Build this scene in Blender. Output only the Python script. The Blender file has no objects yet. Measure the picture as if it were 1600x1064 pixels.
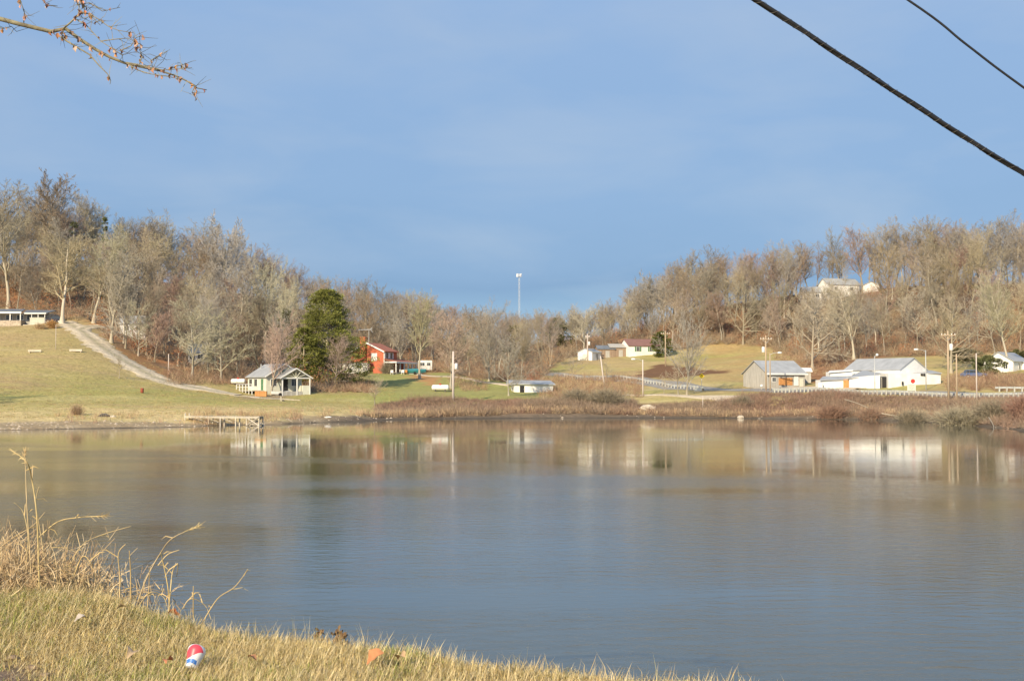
import bpy, math, random
import numpy as np
from mathutils import Vector, Matrix

random.seed(7)
RNG = np.random.default_rng(7)
SC = bpy.context.scene
COL = SC.collection

# ------------------------------------------------------------------ camera, sky, sun, exposure
F, CX, CY, EYE = 2000.0, 800.0, 532.0, 4.5
PITCH = math.atan(75 / F)
cam_d = bpy.data.cameras.new('camera')
cam = bpy.data.objects.new('camera', cam_d)
COL.objects.link(cam)
cam_d.sensor_width = 36
cam_d.lens = 36 * F / 1600
cam_d.clip_start = 0.1
cam_d.clip_end = 6000
cam.location = (0, 0, EYE)
cam.rotation_euler = (math.pi / 2 + PITCH, 0, 0)
SC.camera = cam

SUN_EL = math.radians(27)
SUN_AZ = math.radians(207)          # clockwise from +Y: behind the camera, to the left
world = bpy.data.worlds.new('World')
SC.world = world
world.use_nodes = True
wn, wl = world.node_tree.nodes, world.node_tree.links
wn.clear()
sky = wn.new('ShaderNodeTexSky')
sky.sky_type = 'NISHITA'
sky.sun_disc = False
sky.sun_elevation = SUN_EL
sky.sun_rotation = SUN_AZ
sky.air_density = 1.2
sky.dust_density = 1.0
tc = wn.new('ShaderNodeTexCoord')
sep = wn.new('ShaderNodeSeparateXYZ')
wl.new(tc.outputs['Generated'], sep.inputs[0])
mp = wn.new('ShaderNodeMapping')
mp.inputs['Scale'].default_value = (1.8, 1.8, 6)
mp.inputs['Rotation'].default_value = (0, math.radians(12), 0)
wl.new(tc.outputs['Generated'], mp.inputs[0])
nz = wn.new('ShaderNodeTexNoise')
nz.inputs['Scale'].default_value = 2.2
nz.inputs['Detail'].default_value = 4
nz.inputs['Roughness'].default_value = .5
nz.inputs['Distortion'].default_value = .6
wl.new(mp.outputs[0], nz.inputs['Vector'])
# streaky warp of the elevation so that the bands of thin cloud are uneven
ma = wn.new('ShaderNodeMath'); ma.operation = 'MULTIPLY_ADD'
wl.new(nz.outputs['Fac'], ma.inputs[0]); ma.inputs[1].default_value = .09
wl.new(sep.outputs['Z'], ma.inputs[2])
sb = wn.new('ShaderNodeMath'); sb.operation = 'SUBTRACT'
wl.new(ma.outputs[0], sb.inputs[0]); sb.inputs[1].default_value = .045
cr = wn.new('ShaderNodeValToRGB')
wl.new(sb.outputs[0], cr.inputs[0])


def lin(r, g, b, k=1.0):
    f = lambda c: ((c / 255 + .055) / 1.055) ** 2.4 if c > 10 else c / 255 / 12.92
    return (f(r) * k, f(g) * k, f(b) * k, 1)


stops = [(0.0, (150, 188, 222)), (.05, (140, 181, 219)), (.066, (130, 172, 214)), (.085, (121, 162, 208)), (.105, (132, 170, 214)),
         (.15, (140, 176, 219)), (.30, (152, 184, 226)), (.55, (151, 183, 226)), (1.0, (142, 174, 220))]
el = cr.color_ramp.elements
el[0].position, el[0].color = stops[0][0], lin(*stops[0][1])
el[1].position, el[1].color = stops[-1][0], lin(*stops[-1][1])
for p_, c_ in stops[1:-1]:
    e = el.new(p_); e.color = lin(*c_)
nz2 = wn.new('ShaderNodeTexNoise')
nz2.inputs['Scale'].default_value = 3.0
nz2.inputs['Detail'].default_value = 5
nz2.inputs['Distortion'].default_value = .25
wl.new(mp.outputs[0], nz2.inputs['Vector'])
mr = wn.new('ShaderNodeMapRange')
wl.new(nz2.outputs['Fac'], mr.inputs[0])
mr.inputs[1].default_value = .42; mr.inputs[2].default_value = .78
mr.inputs[3].default_value = 0; mr.inputs[4].default_value = .6
mxc = wn.new('ShaderNodeMix'); mxc.data_type = 'RGBA'
wl.new(mr.outputs[0], mxc.inputs['Factor'])
wl.new(cr.outputs[0], mxc.inputs['A'])
mxc.inputs['B'].default_value = lin(180, 198, 222)
SKYS = .1
vm = wn.new('ShaderNodeVectorMath'); vm.operation = 'SCALE'
wl.new(mxc.outputs['Result'], vm.inputs[0]); vm.inputs['Scale'].default_value = .80 / SKYS
mx = wn.new('ShaderNodeMix'); mx.data_type = 'RGBA'
mx.inputs['Factor'].default_value = .88
wl.new(sky.outputs[0], mx.inputs['A'])
wl.new(vm.outputs[0], mx.inputs['B'])
bg = wn.new('ShaderNodeBackground')
bg.inputs['Strength'].default_value = SKYS
wl.new(mx.outputs['Result'], bg.inputs[0])
wo = wn.new('ShaderNodeOutputWorld')
wl.new(bg.outputs[0], wo.inputs[0])

sun_d = bpy.data.lights.new('sun', 'SUN')
sun_d.energy = 5.0
sun_d.angle = math.radians(.6)
sun_d.color = (1, .83, .58)
sun = bpy.data.objects.new('sun', sun_d)
COL.objects.link(sun)
sdir = Vector((math.sin(SUN_AZ) * math.cos(SUN_EL), math.cos(SUN_AZ) * math.cos(SUN_EL), math.sin(SUN_EL)))
sun.rotation_euler = sdir.to_track_quat('Z', 'Y').to_euler()
sun.location = sdir * 50

SC.view_settings.view_transform = 'Standard'
SC.view_settings.look = 'None'
SC.view_settings.gamma = 1
SC.view_settings.exposure = .3
SC.cycles.max_bounces = 6
SC.cycles.diffuse_bounces = 2
SC.cycles.glossy_bounces = 3
SC.cycles.transparent_max_bounces = 8


# ------------------------------------------------------------------ materials
def mat(name, col, rough=.85, var=.0, scale=1.0, bump=0.0, bscale=None, metallic=0.0, attr=False, rand=0.0,
        col2=None, coords='Object', spec=.3, stretch=None, detail=5):
    m = bpy.data.materials.new(name)
    m.use_nodes = True
    n, l = m.node_tree.nodes, m.node_tree.links
    b = n['Principled BSDF']
    b.inputs['Roughness'].default_value = rough
    b.inputs['Metallic'].default_value = metallic
    b.inputs['Specular IOR Level'].default_value = spec
    c = (*col, 1)
    src = None
    if attr:
        a = n.new('ShaderNodeAttribute'); a.attribute_name = 'Col'
        src = a.outputs['Color']
    if var or col2 or bump:
        t = n.new('ShaderNodeTexCoord')
        mpn = n.new('ShaderNodeMapping')
        if stretch: mpn.inputs['Scale'].default_value = stretch
        l.new(t.outputs[coords], mpn.inputs[0])
        nzn = n.new('ShaderNodeTexNoise')
        nzn.inputs['Scale'].default_value = scale
        nzn.inputs['Detail'].default_value = detail
        nzn.inputs['Roughness'].default_value = .62
        l.new(mpn.outputs[0], nzn.inputs['Vector'])
        mrn = n.new('ShaderNodeMapRange')
        l.new(nzn.outputs['Fac'], mrn.inputs[0])
        mrn.inputs[1].default_value = .3; mrn.inputs[2].default_value = .7
    if col2:
        mi = n.new('ShaderNodeMix'); mi.data_type = 'RGBA'
        l.new(mrn.outputs[0], mi.inputs['Factor'])
        mi.inputs['A'].default_value = c
        mi.inputs['B'].default_value = (*col2, 1)
        src = mi.outputs['Result']
    elif var:
        h = n.new('ShaderNodeHueSaturation')
        if src is not None: l.new(src, h.inputs['Color'])
        else: h.inputs['Color'].default_value = c
        m2 = n.new('ShaderNodeMapRange')
        l.new(mrn.outputs[0], m2.inputs[0])
        m2.inputs[3].default_value = 1 - var; m2.inputs[4].default_value = 1 + var
        l.new(m2.outputs[0], h.inputs['Value'])
        src = h.outputs[0]
    if rand:
        oi = n.new('ShaderNodeObjectInfo')
        h = n.new('ShaderNodeHueSaturation')
        if src is not None: l.new(src, h.inputs['Color'])
        else: h.inputs['Color'].default_value = c
        for k, (inp, lo, hi) in enumerate((('Value', 1 - rand, 1 + rand), ('Hue', .5 - rand * .05, .5 + rand * .05), ('Saturation', 1 - rand, 1 + rand))):
            w = n.new('ShaderNodeMath'); w.operation = 'MULTIPLY'
            l.new(oi.outputs['Random'], w.inputs[0]); w.inputs[1].default_value = (1, 7.3, 13.7)[k]
            fr = n.new('ShaderNodeMath'); fr.operation = 'FRACT'
            l.new(w.outputs[0], fr.inputs[0])
            m3 = n.new('ShaderNodeMapRange')
            l.new(fr.outputs[0], m3.inputs[0])
            m3.inputs[3].default_value = lo; m3.inputs[4].default_value = hi
            l.new(m3.outputs[0], h.inputs[inp])
        src = h.outputs[0]
    if src is not None: l.new(src, b.inputs['Base Color'])
    else: b.inputs['Base Color'].default_value = c
    if bump:
        bn = n.new('ShaderNodeBump')
        bn.inputs['Distance'].default_value = bump
        if bscale:
            n2 = n.new('ShaderNodeTexNoise'); n2.inputs['Scale'].default_value = bscale; n2.inputs['Detail'].default_value = 4
            l.new(mpn.outputs[0], n2.inputs['Vector'])
            l.new(n2.outputs['Fac'], bn.inputs['Height'])
        else:
            l.new(nzn.outputs['Fac'], bn.inputs['Height'])
        l.new(bn.outputs[0], b.inputs['Normal'])
    return m


M = {}
M['bark'] = mat('bark', (.38, .34, .26), .9, var=.35, scale=2.5, rand=.25, stretch=(1, 1, .3))
M['bark_pale'] = mat('bark_pale', (.52, .47, .37), .9, var=.35, scale=1.2, rand=.1)
M['bark_dark'] = mat('bark_dark', (.14, .11, .085), .9, var=.3, scale=2)
M['twig_tan'] = mat('twig_tan', (.39, .34, .25), .9, rand=.25)
M['twig_grey'] = mat('twig_grey', (.38, .345, .295), .9, rand=.2)
M['twig_red'] = mat('twig_red', (.40, .305, .25), .9, rand=.2)
M['twig_brown'] = mat('twig_brown', (.34, .28, .21), .9, rand=.25)
M['twig_lichen'] = mat('twig_lichen', (.46, .43, .29), .9, rand=.15)
M['twig_vcol'] = mat('twig_vcol', (1, 1, 1), .9, attr=True)
M['blade'] = mat('blade', (1, 1, 1), .75, attr=True)
M['needles'] = mat('needles', (1, 1, 1), .8, attr=True)
M['white'] = mat('white_paint', (.80, .80, .78), .55, var=.12, scale=.8)
M['cream'] = mat('cream_paint', (.66, .66, .56), .7, var=.12, scale=.9)
M['ground'] = mat('ground_cover', (1, 1, 1), .95, var=.17, scale=.8, bump=.25, bscale=1.6, attr=True, spec=.1, detail=8)
M['gravel'] = mat('gravel', (.58, .49, .36), .95, var=.2, scale=.5, bump=.1, bscale=5, spec=.1)
M['asphalt'] = mat('asphalt', (.30, .28, .245), .9, var=.18, scale=.4, bump=.02, bscale=9)
M['metal_roof'] = mat('metal_roof', (.42, .43, .43), .5, var=.15, scale=.7, metallic=.15)
M['dark_roof'] = mat('dark_shingle', (.17, .19, .22), .8, var=.2, scale=1.0)
M['red_roof'] = mat('red_shingle', (.42, .16, .10), .8, var=.2, scale=1.2)
M['brown_roof'] = mat('brown_shingle', (.25, .14, .12), .8, var=.15, scale=1.2)
M['brick'] = mat('red_brick', (.50, .15, .085), .85, var=.18, scale=2.2)
M['grey_wood'] = mat('grey_boards', (.42, .405, .37), .85, var=.25, scale=1.4, stretch=(4, 4, .3))
M['pole'] = mat('pole_wood', (.46, .36, .25), .85, var=.2, scale=1.5, stretch=(3, 3, .2))
M['pole_pale'] = mat('pole_pale_wood', (.62, .55, .50), .85, var=.15, scale=1.5, stretch=(3, 3, .2))
M['plank'] = mat('weathered_plank', (.54, .49, .40), .85, var=.2, scale=2, rand=.15)
M['galv'] = mat('galvanised_steel', (.52, .54, .53), .5, var=.15, scale=1.5, metallic=.3)
M['glass'] = mat('window_glass', (.05, .06, .07), .12, spec=.6)
M['green'] = mat('green_paint', (.10, .22, .12), .6)
M['red'] = mat('red_paint', (.55, .05, .04), .5)
M['yellow'] = mat('yellow_sign', (.80, .58, .02), .5)
M['black'] = mat('black_rubber', (.015, .015, .016), .55)
M['orange'] = mat('orange_board', (.55, .27, .10), .8, var=.2, scale=2)
M['blue'] = mat('blue_paint', (.10, .16, .32), .35)
M['teal'] = mat('teal_tarp', (.05, .24, .26), .6, var=.2, scale=2)
M['rust'] = mat('rusty_metal', (.30, .08, .05), .8, var=.3, scale=4)
M['rock'] = mat('pale_rock', (.52, .46, .37), .9, var=.25, scale=2.5, bump=.1)
M['darkrock'] = mat('dark_debris', (.11, .10, .09), .9, var=.4, scale=3)
M['log'] = mat('driftwood', (.42, .36, .27), .9, var=.25, scale=3)
M['brown_wood'] = mat('brown_shed_boards', (.30, .22, .16), .85, var=.25, scale=1.5, stretch=(3, 3, .3))
M['lamp_glass'] = mat('lamp_glass', (.75, .75, .72), .3)
M['rail_post'] = mat('rail_post_paint', (.50, .50, .46), .7, var=.2, scale=2)
M['dark'] = mat('dark_interior', (.03, .03, .032), .8)
M['stone'] = mat('field_stone', (.46, .39, .31), .9, var=.4, scale=2.4, bump=.05)
M['cable'] = mat('cable_sheath', (.022, .023, .026), .45, var=.3, scale=30)
M['cable_tie'] = mat('cable_lashing_wire', (.16, .14, .11), .6)
M['lichen_bark'] = mat('lichen_bark', (.36, .33, .21), .95, col2=(.16, .14, .10), scale=16, bump=.01)
M['dry_leaf'] = mat('dry_leaf', (.46, .26, .17), .8, rand=.4)
M['straw'] = mat('straw', (.58, .44, .22), .8, var=.25, scale=10, rand=.12)
M['straw_dark'] = mat('straw_dark', (.20, .125, .065), .85, var=.3, scale=12)


# ------------------------------------------------------------------ mesh helpers
def mesh_np(name, v, f, m, parent=None, cols=None, smooth=False):
    v = np.asarray(v, dtype=np.float32); f = np.asarray(f, dtype=np.int32)
    me = bpy.data.meshes.new(name)
    k = f.shape[1]
    me.vertices.add(len(v)); me.vertices.foreach_set('co', v.ravel())
    me.loops.add(f.size); me.loops.foreach_set('vertex_index', f.ravel())
    me.polygons.add(len(f)); me.polygons.foreach_set('loop_start', np.arange(0, f.size, k, dtype=np.int32))
    me.update(calc_edges=True)
    if smooth:
        me.polygons.foreach_set('use_smooth', np.ones(len(f), dtype=bool))
    if cols is not None:
        c = np.ones((len(v), 4), dtype=np.float32); c[:, :3] = cols
        a = me.color_attributes.new('Col', 'FLOAT_COLOR', 'POINT')
        a.data.foreach_set('color', c.ravel())
    if m is not None: me.materials.append(m)
    o = bpy.data.objects.new(name, me)
    COL.objects.link(o)
    if parent: o.parent = parent
    return o


class MB:
    def __init__(s): s.v, s.f = [], []

    def add(s, vs, fs, T=None):
        b = len(s.v)
        s.v += [tuple(T @ Vector(p)) if T is not None else tuple(p) for p in vs]
        s.f += [tuple(i + b for i in q) for q in fs]
        return s

    def box(s, x0, x1, y0, y1, z0, z1, T=None):
        return s.add([(x0, y0, z0), (x1, y0, z0), (x1, y1, z0), (x0, y1, z0), (x0, y0, z1), (x1, y0, z1), (x1, y1, z1), (x0, y1, z1)],
                     [(0, 3, 2, 1), (4, 5, 6, 7), (0, 1, 5, 4), (1, 2, 6, 5), (2, 3, 7, 6), (3, 0, 4, 7)], T)

    def gable(s, W, D, z0, zw, zr, T=None):
        """solid with ridge along x"""
        x, y = W / 2, D / 2
        return s.add([(-x, -y, z0), (x, -y, z0), (x, y, z0), (-x, y, z0), (-x, -y, zw), (x, -y, zw), (x, y, zw), (-x, y, zw), (-x, 0, zr), (x, 0, zr)],
                     [(0, 3, 2, 1), (0, 1, 5, 4), (2, 3, 7, 6), (4, 5, 9, 8), (6, 7, 8, 9), (0, 4, 8, 7, 3), (1, 2, 6, 9, 5)], T)

    def slab(s, pts, th, T=None):
        """four corners of the upper face, thickness th below"""
        lo = [(p[0], p[1], p[2] - th) for p in pts]
        return s.add(list(pts) + lo, [(0, 1, 2, 3), (7, 6, 5, 4), (0, 4, 5, 1), (1, 5, 6, 2), (2, 6, 7, 3), (3, 7, 4, 0)], T)

    def roof(s, W, D, zw, zr, ov=.35, th=.14, T=None, half=None):
        x, y = W / 2 + ov, D / 2
        sl = (zr - zw) / y
        ye, ze = y + ov, zw - sl * ov
        if half in (None, -1): s.slab([(-x, -ye, ze + th), (x, -ye, ze + th), (x, 0, zr + th), (-x, 0, zr + th)], th - .01, T)
        if half in (None, 1): s.slab([(x, ye, ze + th), (-x, ye, ze + th), (-x, 0.003, zr + th), (x, 0.003, zr + th)], th - .01, T)
        return s

    def tube(s, pts, rad, n=6, T=None, cap=True):
        pts = [Vector(p) for p in pts]
        if not hasattr(rad, '__len__'): rad = [rad] * len(pts)
        vs, fs = [], []
        pu = None
        for i, p in enumerate(pts):
            d = (pts[min(i + 1, len(pts) - 1)] - pts[max(i - 1, 0)]).normalized()
            if pu is None:
                pu = d.cross(Vector((0, 0, 1)) if abs(d.z) < .9 else Vector((1, 0, 0))).normalized()
            u = (pu - d * pu.dot(d)).normalized(); pu = u
            w = d.cross(u)
            for k in range(n):
                a = 2 * math.pi * k / n
                vs.append(p + (u * math.cos(a) + w * math.sin(a)) * rad[i])
        for i in range(len(pts) - 1):
            for k in range(n):
                a, b = i * n + k, i * n + (k + 1) % n
                fs.append((a, b, b + n, a + n))
        if cap:
            fs.append(tuple(range(n))[::-1]); fs.append(tuple(range(len(vs) - n, len(vs))))
        return s.add(vs, fs, T)

    def lathe(s, prof, n=16, T=None, axis='z'):
        vs, fs = [], []
        for (r, z) in prof:
            for k in range(n):
                a = 2 * math.pi * k / n
                p = (r * math.cos(a), r * math.sin(a), z)
                if axis == 'x': p = (z, r * math.cos(a), r * math.sin(a))
                vs.append(p)
        for i in range(len(prof) - 1):
            for k in range(n):
                a, b = i * n + k, i * n + (k + 1) % n
                fs.append((a, b, b + n, a + n))
        fs.append(tuple(range(n))[::-1]); fs.append(tuple(range(len(vs) - n, len(vs))))
        return s.add(vs, fs, T)

    def rock(s, r, seed, T=None, sq=(1, 1, 1)):
        rg = random.Random(seed)
        vs, fs = [], []
        n, m_ = 9, 6
        for i in range(m_ + 1):
            th = math.pi * i / m_
            for k in range(n):
                a = 2 * math.pi * k / n
                q = r * (1 + rg.uniform(-.22, .22)) if 0 < i < m_ else r * .9
                vs.append((q * math.sin(th) * math.cos(a) * sq[0], q * math.sin(th) * math.sin(a) * sq[1], q * math.cos(th) * sq[2]))
        for i in range(m_):
            for k in range(n):
                a, b = i * n + k, i * n + (k + 1) % n
                fs.append((a, a + n, b + n, b))
        return s.add(vs, fs, T)

    def build(s, name, m, parent=None, smooth=False):
        me = bpy.data.meshes.new(name)
        me.from_pydata(s.v, [], s.f); me.update()
        if smooth: me.polygons.foreach_set('use_smooth', np.ones(len(s.f), dtype=bool))
        me.materials.append(m if not isinstance(m, str) else M[m])
        o = bpy.data.objects.new(name, me); COL.objects.link(o)
        if parent: o.parent = parent
        return o


def thing(name, label, cat, loc, rz=0, group=None):
    o = bpy.data.objects.new(name, None); COL.objects.link(o)
    o.empty_display_size = .3
    o.location = loc; o.rotation_euler = (0, 0, rz)
    return tag(o, label, cat, group)


def tag(o, label=None, cat=None, group=None, kind=None):
    if label: o['label'] = label
    if cat: o['category'] = cat
    if group: o['group'] = group
    if kind: o['kind'] = kind
    return o


def copy_tree(o, parent=None):
    c = o.copy(); COL.objects.link(c)
    if parent: c.parent = parent
    for ch in o.children: copy_tree(ch, c)
    return c


RZ = lambda d: Matrix.Rotation(math.radians(d), 4, 'Z')
TR = lambda x, y, z: Matrix.Translation((x, y, z))


# ------------------------------------------------------------------ projection between the photograph and the ground plan
cp, sp = math.cos(PITCH), math.sin(PITCH)


def P(px, py, Y):
    a, b = (px - CX) / F, (CY - py) / F
    dy, dz = cp - b * sp, sp + b * cp
    return Vector((a / dy * Y, Y, EYE + dz / dy * Y))


def to_px(x, y, z):
    f = y * cp + (z - EYE) * sp
    u = -y * sp + (z - EYE) * cp
    return CX + F * x / f, CY - F * u / f


shore = [(-700, 697), (-200, 677), (0, 672), (150, 669.5), (300, 667), (420, 664), (500, 660), (600, 656.5), (700, 654.5), (800, 653.5), (950, 653), (1100, 653.5),
         (1250, 655), (1350, 656), (1420, 657.5), (1480, 661), (1540, 667), (1600, 674), (1700, 690), (2100, 720)]
ctrl = []
for px, py in shore:
    p = P(px, py, 100); k = EYE / (EYE - p.z)
    x, y = p.x * k, p.y * k
    ctrl.append((x, y, 0.0))
    ctrl.append((x * .93, y * .93, -1.2)); ctrl.append((x * .8, y * .8, -2.0))
    g = .6 if 600 < px < 1650 else .35
    ctrl.append((x * 1.025, y * 1.025, g))
gp = [  # (px, py, depth) of visible ground
    (-300, 652, 156), (0, 655, 152), (150, 654, 154), (300, 651, 160), (400, 648, 166), (500, 645, 176), (570, 642, 190),
    (-300, 600, 190), (0, 600, 190), (150, 612, 185), (300, 625, 185), (450, 630, 195), (560, 628, 205),
    (-300, 560, 222), (0, 560, 222), (120, 560, 222), (0, 511.5, 260), (45, 510, 263), (-80, 511, 262), (0, 506, 276), (60, 505, 276), (-300, 500, 265), (95, 506, 263), (150, 515, 262), (0, 478, 305), (-400, 440, 320),
    (180, 552, 232), (215, 580, 222), (255, 600, 214), (310, 612, 210), (370, 618, 212), (250, 575, 236), (330, 595, 226), (425, 611, 218), (480, 612, 218),
    (200, 530, 255), (160, 490, 285), (300, 570, 262), (400, 590, 250), (400, 560, 290), (300, 530, 300),
    (500, 603, 245), (560, 600, 250), (560, 585, 285), (620, 583, 287), (650, 584, 290), (600, 606, 238), (660, 612, 232), (690, 613, 228), (640, 622, 212), (720, 627, 212),
    (700, 590, 270), (740, 594, 262), (800, 612, 230), (850, 612, 232), (500, 570, 310), (600, 565, 350), (700, 572, 330), (800, 582, 300),
    (870, 603, 250), (865, 570, 320), (920, 560, 340), (1000, 554, 342), (1060, 553, 338), (1120, 545, 340), (1190, 542, 338), (1000, 590, 262), (940, 592, 275),
    (880, 630, 212), (1000, 620, 215), (1090, 616, 215), (1000, 612, 228), (1100, 608, 232), (1170, 611, 216), (1200, 607, 224), (1200, 600, 240), (1060, 575, 290), (1150, 572, 280), (1150, 598, 240),
    (1240, 604, 226), (1300, 607, 218), (1207, 613, 212), (1300, 615, 205), (1400, 619, 200), (1500, 620, 195), (1600, 619, 190), (1750, 619, 185),
    (1207, 628, 203), (1300, 632, 197), (1400, 635, 190), (1500, 640, 178), (1600, 645, 163), (1560, 632, 180), (1450, 628, 193),
    (1350, 611, 212), (1450, 612, 206), (1520, 606, 206), (1470, 596, 225), (1440, 596, 236), (1340, 590, 240), (1300, 570, 270), (1250, 560, 290), (1400, 565, 270), (1480, 575, 245), (1500, 596, 222),
    (1550, 590, 225), (1600, 578, 238), (1600, 602, 208),  (1700, 575, 230), (1560, 565, 260), (1500, 556, 285), (1700, 545, 270), (1700, 608, 200),
]
ridge = [(-700, 400, 345), (-300, 405, 345), (0, 415, 345), (100, 420, 345), (200, 438, 350), (300, 450, 360), (400, 464, 375), (500, 492, 390), (600, 515, 400), (700, 535, 420),
         (800, 545, 430), (900, 540, 430), (1000, 522, 410), (1050, 503, 400), (1100, 484, 390), (1200, 466, 385), (1300, 457, 380), (1400, 449, 375), (1500, 446, 365), (1600, 443, 360), (1900, 440, 355), (2300, 440, 350)]
sky_px = [(-300, 285), (0, 282), (50, 285), (120, 284), (160, 305), (180, 335), (250, 328), (330, 345), (370, 352), (400, 385), (440, 390), (470, 420), (540, 430), (600, 445), (650, 450), (700, 468),
          (760, 480), (820, 482), (880, 486), (930, 476), (970, 458), (1000, 438), (1050, 410), (1100, 388), (1150, 392), (1200, 378), (1250, 376), (1300, 366), (1370, 346), (1420, 338), (1500, 333), (1600, 332), (1900, 325)]
for px, py, D in gp + ridge:
    p = P(px, py, D); ctrl.append((p.x, p.y, p.z))
for px, py, D in ridge:
    p = P(px, py, D); q = P(px, 560, D * 1.45)
    ctrl.append((q.x, q.y, max(p.z * .55, 12)))
for D in (900, 1500, 2600):
    for px in (-1500, -700, 0, 500, 1100, 1700, 2500):
        p = P(px, 600, D); ctrl.append((p.x, p.y, 14))
for x, y in ((-200, 0), (200, 0), (-200, 70), (200, 70), (0, 0), (0, 60), (-90, 60), (90, 60), (-60, 100), (60, 100), (0, 100)):
    ctrl.append((x, y, -2.2))
ctrl = np.array(ctrl)
C2 = 6.0
_d = ctrl[:, None, :2] - ctrl[None, :, :2]
K = -np.sqrt((_d ** 2).sum(-1) + C2 ** 2)
n_ = len(ctrl)
A = np.zeros((n_ + 1, n_ + 1)); A[:n_, :n_] = K + np.eye(n_) * 1.2; A[:n_, n_] = 1; A[n_, :n_] = 1
w_ = np.linalg.solve(A, np.append(ctrl[:, 2], 0))


def rbf(x, y):
    out = np.full(x.shape, w_[-1])
    for i in range(n_):
        out -= w_[i] * np.sqrt((x - ctrl[i, 0]) ** 2 + (y - ctrl[i, 1]) ** 2 + C2 ** 2)
    return out


def wob(x, y, s, seed=0):
    r = np.random.default_rng(seed); o = 0
    for k in range(7):
        a = r.uniform(0, 6.28); f_ = r.uniform(.6, 1.7) / s
        o = o + np.sin((x * np.cos(a) + y * np.sin(a)) * f_ + r.uniform(0, 6.28)) / 7 ** .5
    return o


def axis(breaks):
    o = []
    for a, b, st in breaks: o += list(np.arange(a, b, st))
    return np.array(o + [breaks[-1][1]], dtype=float)


GX = axis([(-2200, -600, 100), (-600, -240, 15), (-240, 240, 2), (240, 600, 15), (600, 2200, 100)])
GY = axis([(-60, 100, 8), (100, 135, 2.5), (135, 230, 1.25), (230, 460, 2.5), (460, 700, 12), (700, 3500, 140)])
XX, YY = np.meshgrid(GX, GY)
ZZ = rbf(XX, YY)
ZZ = ZZ + np.where(ZZ > .15, 1, .3) * (.12 * wob(XX, YY, 2.2, 1) + .2 * wob(XX, YY, 9, 2)) * np.clip((YY - 120) / 30, 0, 1)


def H(x, y):
    x = np.asarray(x, float); y = np.asarray(y, float)
    i = np.clip(np.searchsorted(GX, x) - 1, 0, len(GX) - 2); j = np.clip(np.searchsorted(GY, y) - 1, 0, len(GY) - 2)
    u = (x - GX[i]) / (GX[i + 1] - GX[i]); v = (y - GY[j]) / (GY[j + 1] - GY[j])
    return (ZZ[j, i] * (1 - u) + ZZ[j, i + 1] * u) * (1 - v) + (ZZ[j + 1, i] * (1 - u) + ZZ[j + 1, i + 1] * u) * v


def G(px, D):
    """ground point in the column px at depth D"""
    p = P(px, 607, D)
    return Vector((p.x, p.y, float(H(p.x, p.y))))


YS = np.arange(132, 700, .5)


def hit(px, py):
    """where the sight line through a pixel meets the ground"""
    p1 = P(px, py, 1.0)
    dx, dz = p1.x, p1.z - EYE
    h = H(dx * YS, YS); z = EYE + dz * YS
    b = np.nonzero((h >= z) & (h > 0.02))[0]
    if len(b) == 0: return G(px, 400)
    i = b[0]; y = YS[i]
    return Vector((dx * y, y, float(H(dx * y, y))))


def interp(tbl, x):
    t = np.array(tbl, float)
    return np.interp(x, t[:, 0], t[:, 1])


# ------------------------------------------------------------------ ground sheet with its cover zones
treeline = [(-300, 480), (0, 484), (80, 500), (150, 505), (165, 535), (200, 548), (250, 575), (300, 588), (340, 596), (390, 602), (440, 604), (480, 609), (540, 608), (552, 584), (640, 583), (700, 582), (752, 594),
            (800, 599), (850, 600), (862, 572), (900, 556), (970, 552), (1060, 549), (1100, 542), (1190, 541), (1230, 556), (1300, 563), (1400, 557), (1500, 560), (1560, 556), (1640, 547), (1900, 540)]
PXg, PYg = to_px(XX, np.maximum(YY, 20), ZZ)


def inpoly(px, py, poly):
    c = np.zeros(px.shape, bool)
    n = len(poly)
    for i in range(n):
        x0, y0 = poly[i]; x1, y1 = poly[(i + 1) % n]
        if y0 == y1: continue
        m_ = ((y0 > py) != (y1 > py)) & (px < (x1 - x0) * (py - y0) / (y1 - y0) + x0)
        c ^= m_
    return c


def mixc(c, m_, col):
    m_ = m_[..., None]
    return c * (1 - m_) + np.array(col) * m_


n1, n2, n3 = wob(XX, YY, 5, 11), wob(XX, YY, 1.8, 12), wob(XX, YY, 16, 13)
nf = wob(XX, YY, .9, 14)
sm = lambda x: np.clip(x, 0, 1)
tan, grn, straw = (.50, .385, .175), (.37, .345, .115), (.64, .50, .25)
Cg = np.zeros(XX.shape + (3,)) + np.array(tan)
Cg = mixc(Cg, sm(.5 + .45 * n1 + .35 * n3 + .15 * nf), grn)
st1, st2 = wob(XX, YY * 3.0, 9, 41), wob(XX, YY * 3.5, 3.5, 42)
Cg = mixc(Cg, sm(.25 * n2 + .25 * nf + .12), (.40, .29, .15))
Cg = mixc(Cg, sm(.7 * st1 + .5 * st2 - .15) * .75, (.40, .285, .155))
Cg = mixc(Cg, sm(-.7 * st1 + .5 * st2 - .45) * .7, (.56, .46, .24))
near = sm((PYg - 628) / 14) * (PXg < 600)
Cg = mixc(Cg, sm((600 - PXg) / 60) * sm((600 - PYg) / 20) * .45, (.44, .33, .165))
Cg = mixc(Cg, near * (.75 + .15 * n2), straw)
midg = sm((PYg - 606) / 6) * sm((636 - PYg) / 8) * (PXg < 620)
Cg = mixc(Cg, midg * .4, grn)
rd = sm((PXg - 560) / 30) * sm((880 - PXg) / 30)
Cg = mixc(Cg, rd * .7, (.30, .32, .10))
meadow = sm((PXg - 1080) / 40) * sm((1200 - PXg) / 30) * sm((600 - PYg) / 6)
Cg = mixc(Cg, meadow * (.55 + .3 * n2), (.46, .32, .14))
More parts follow.
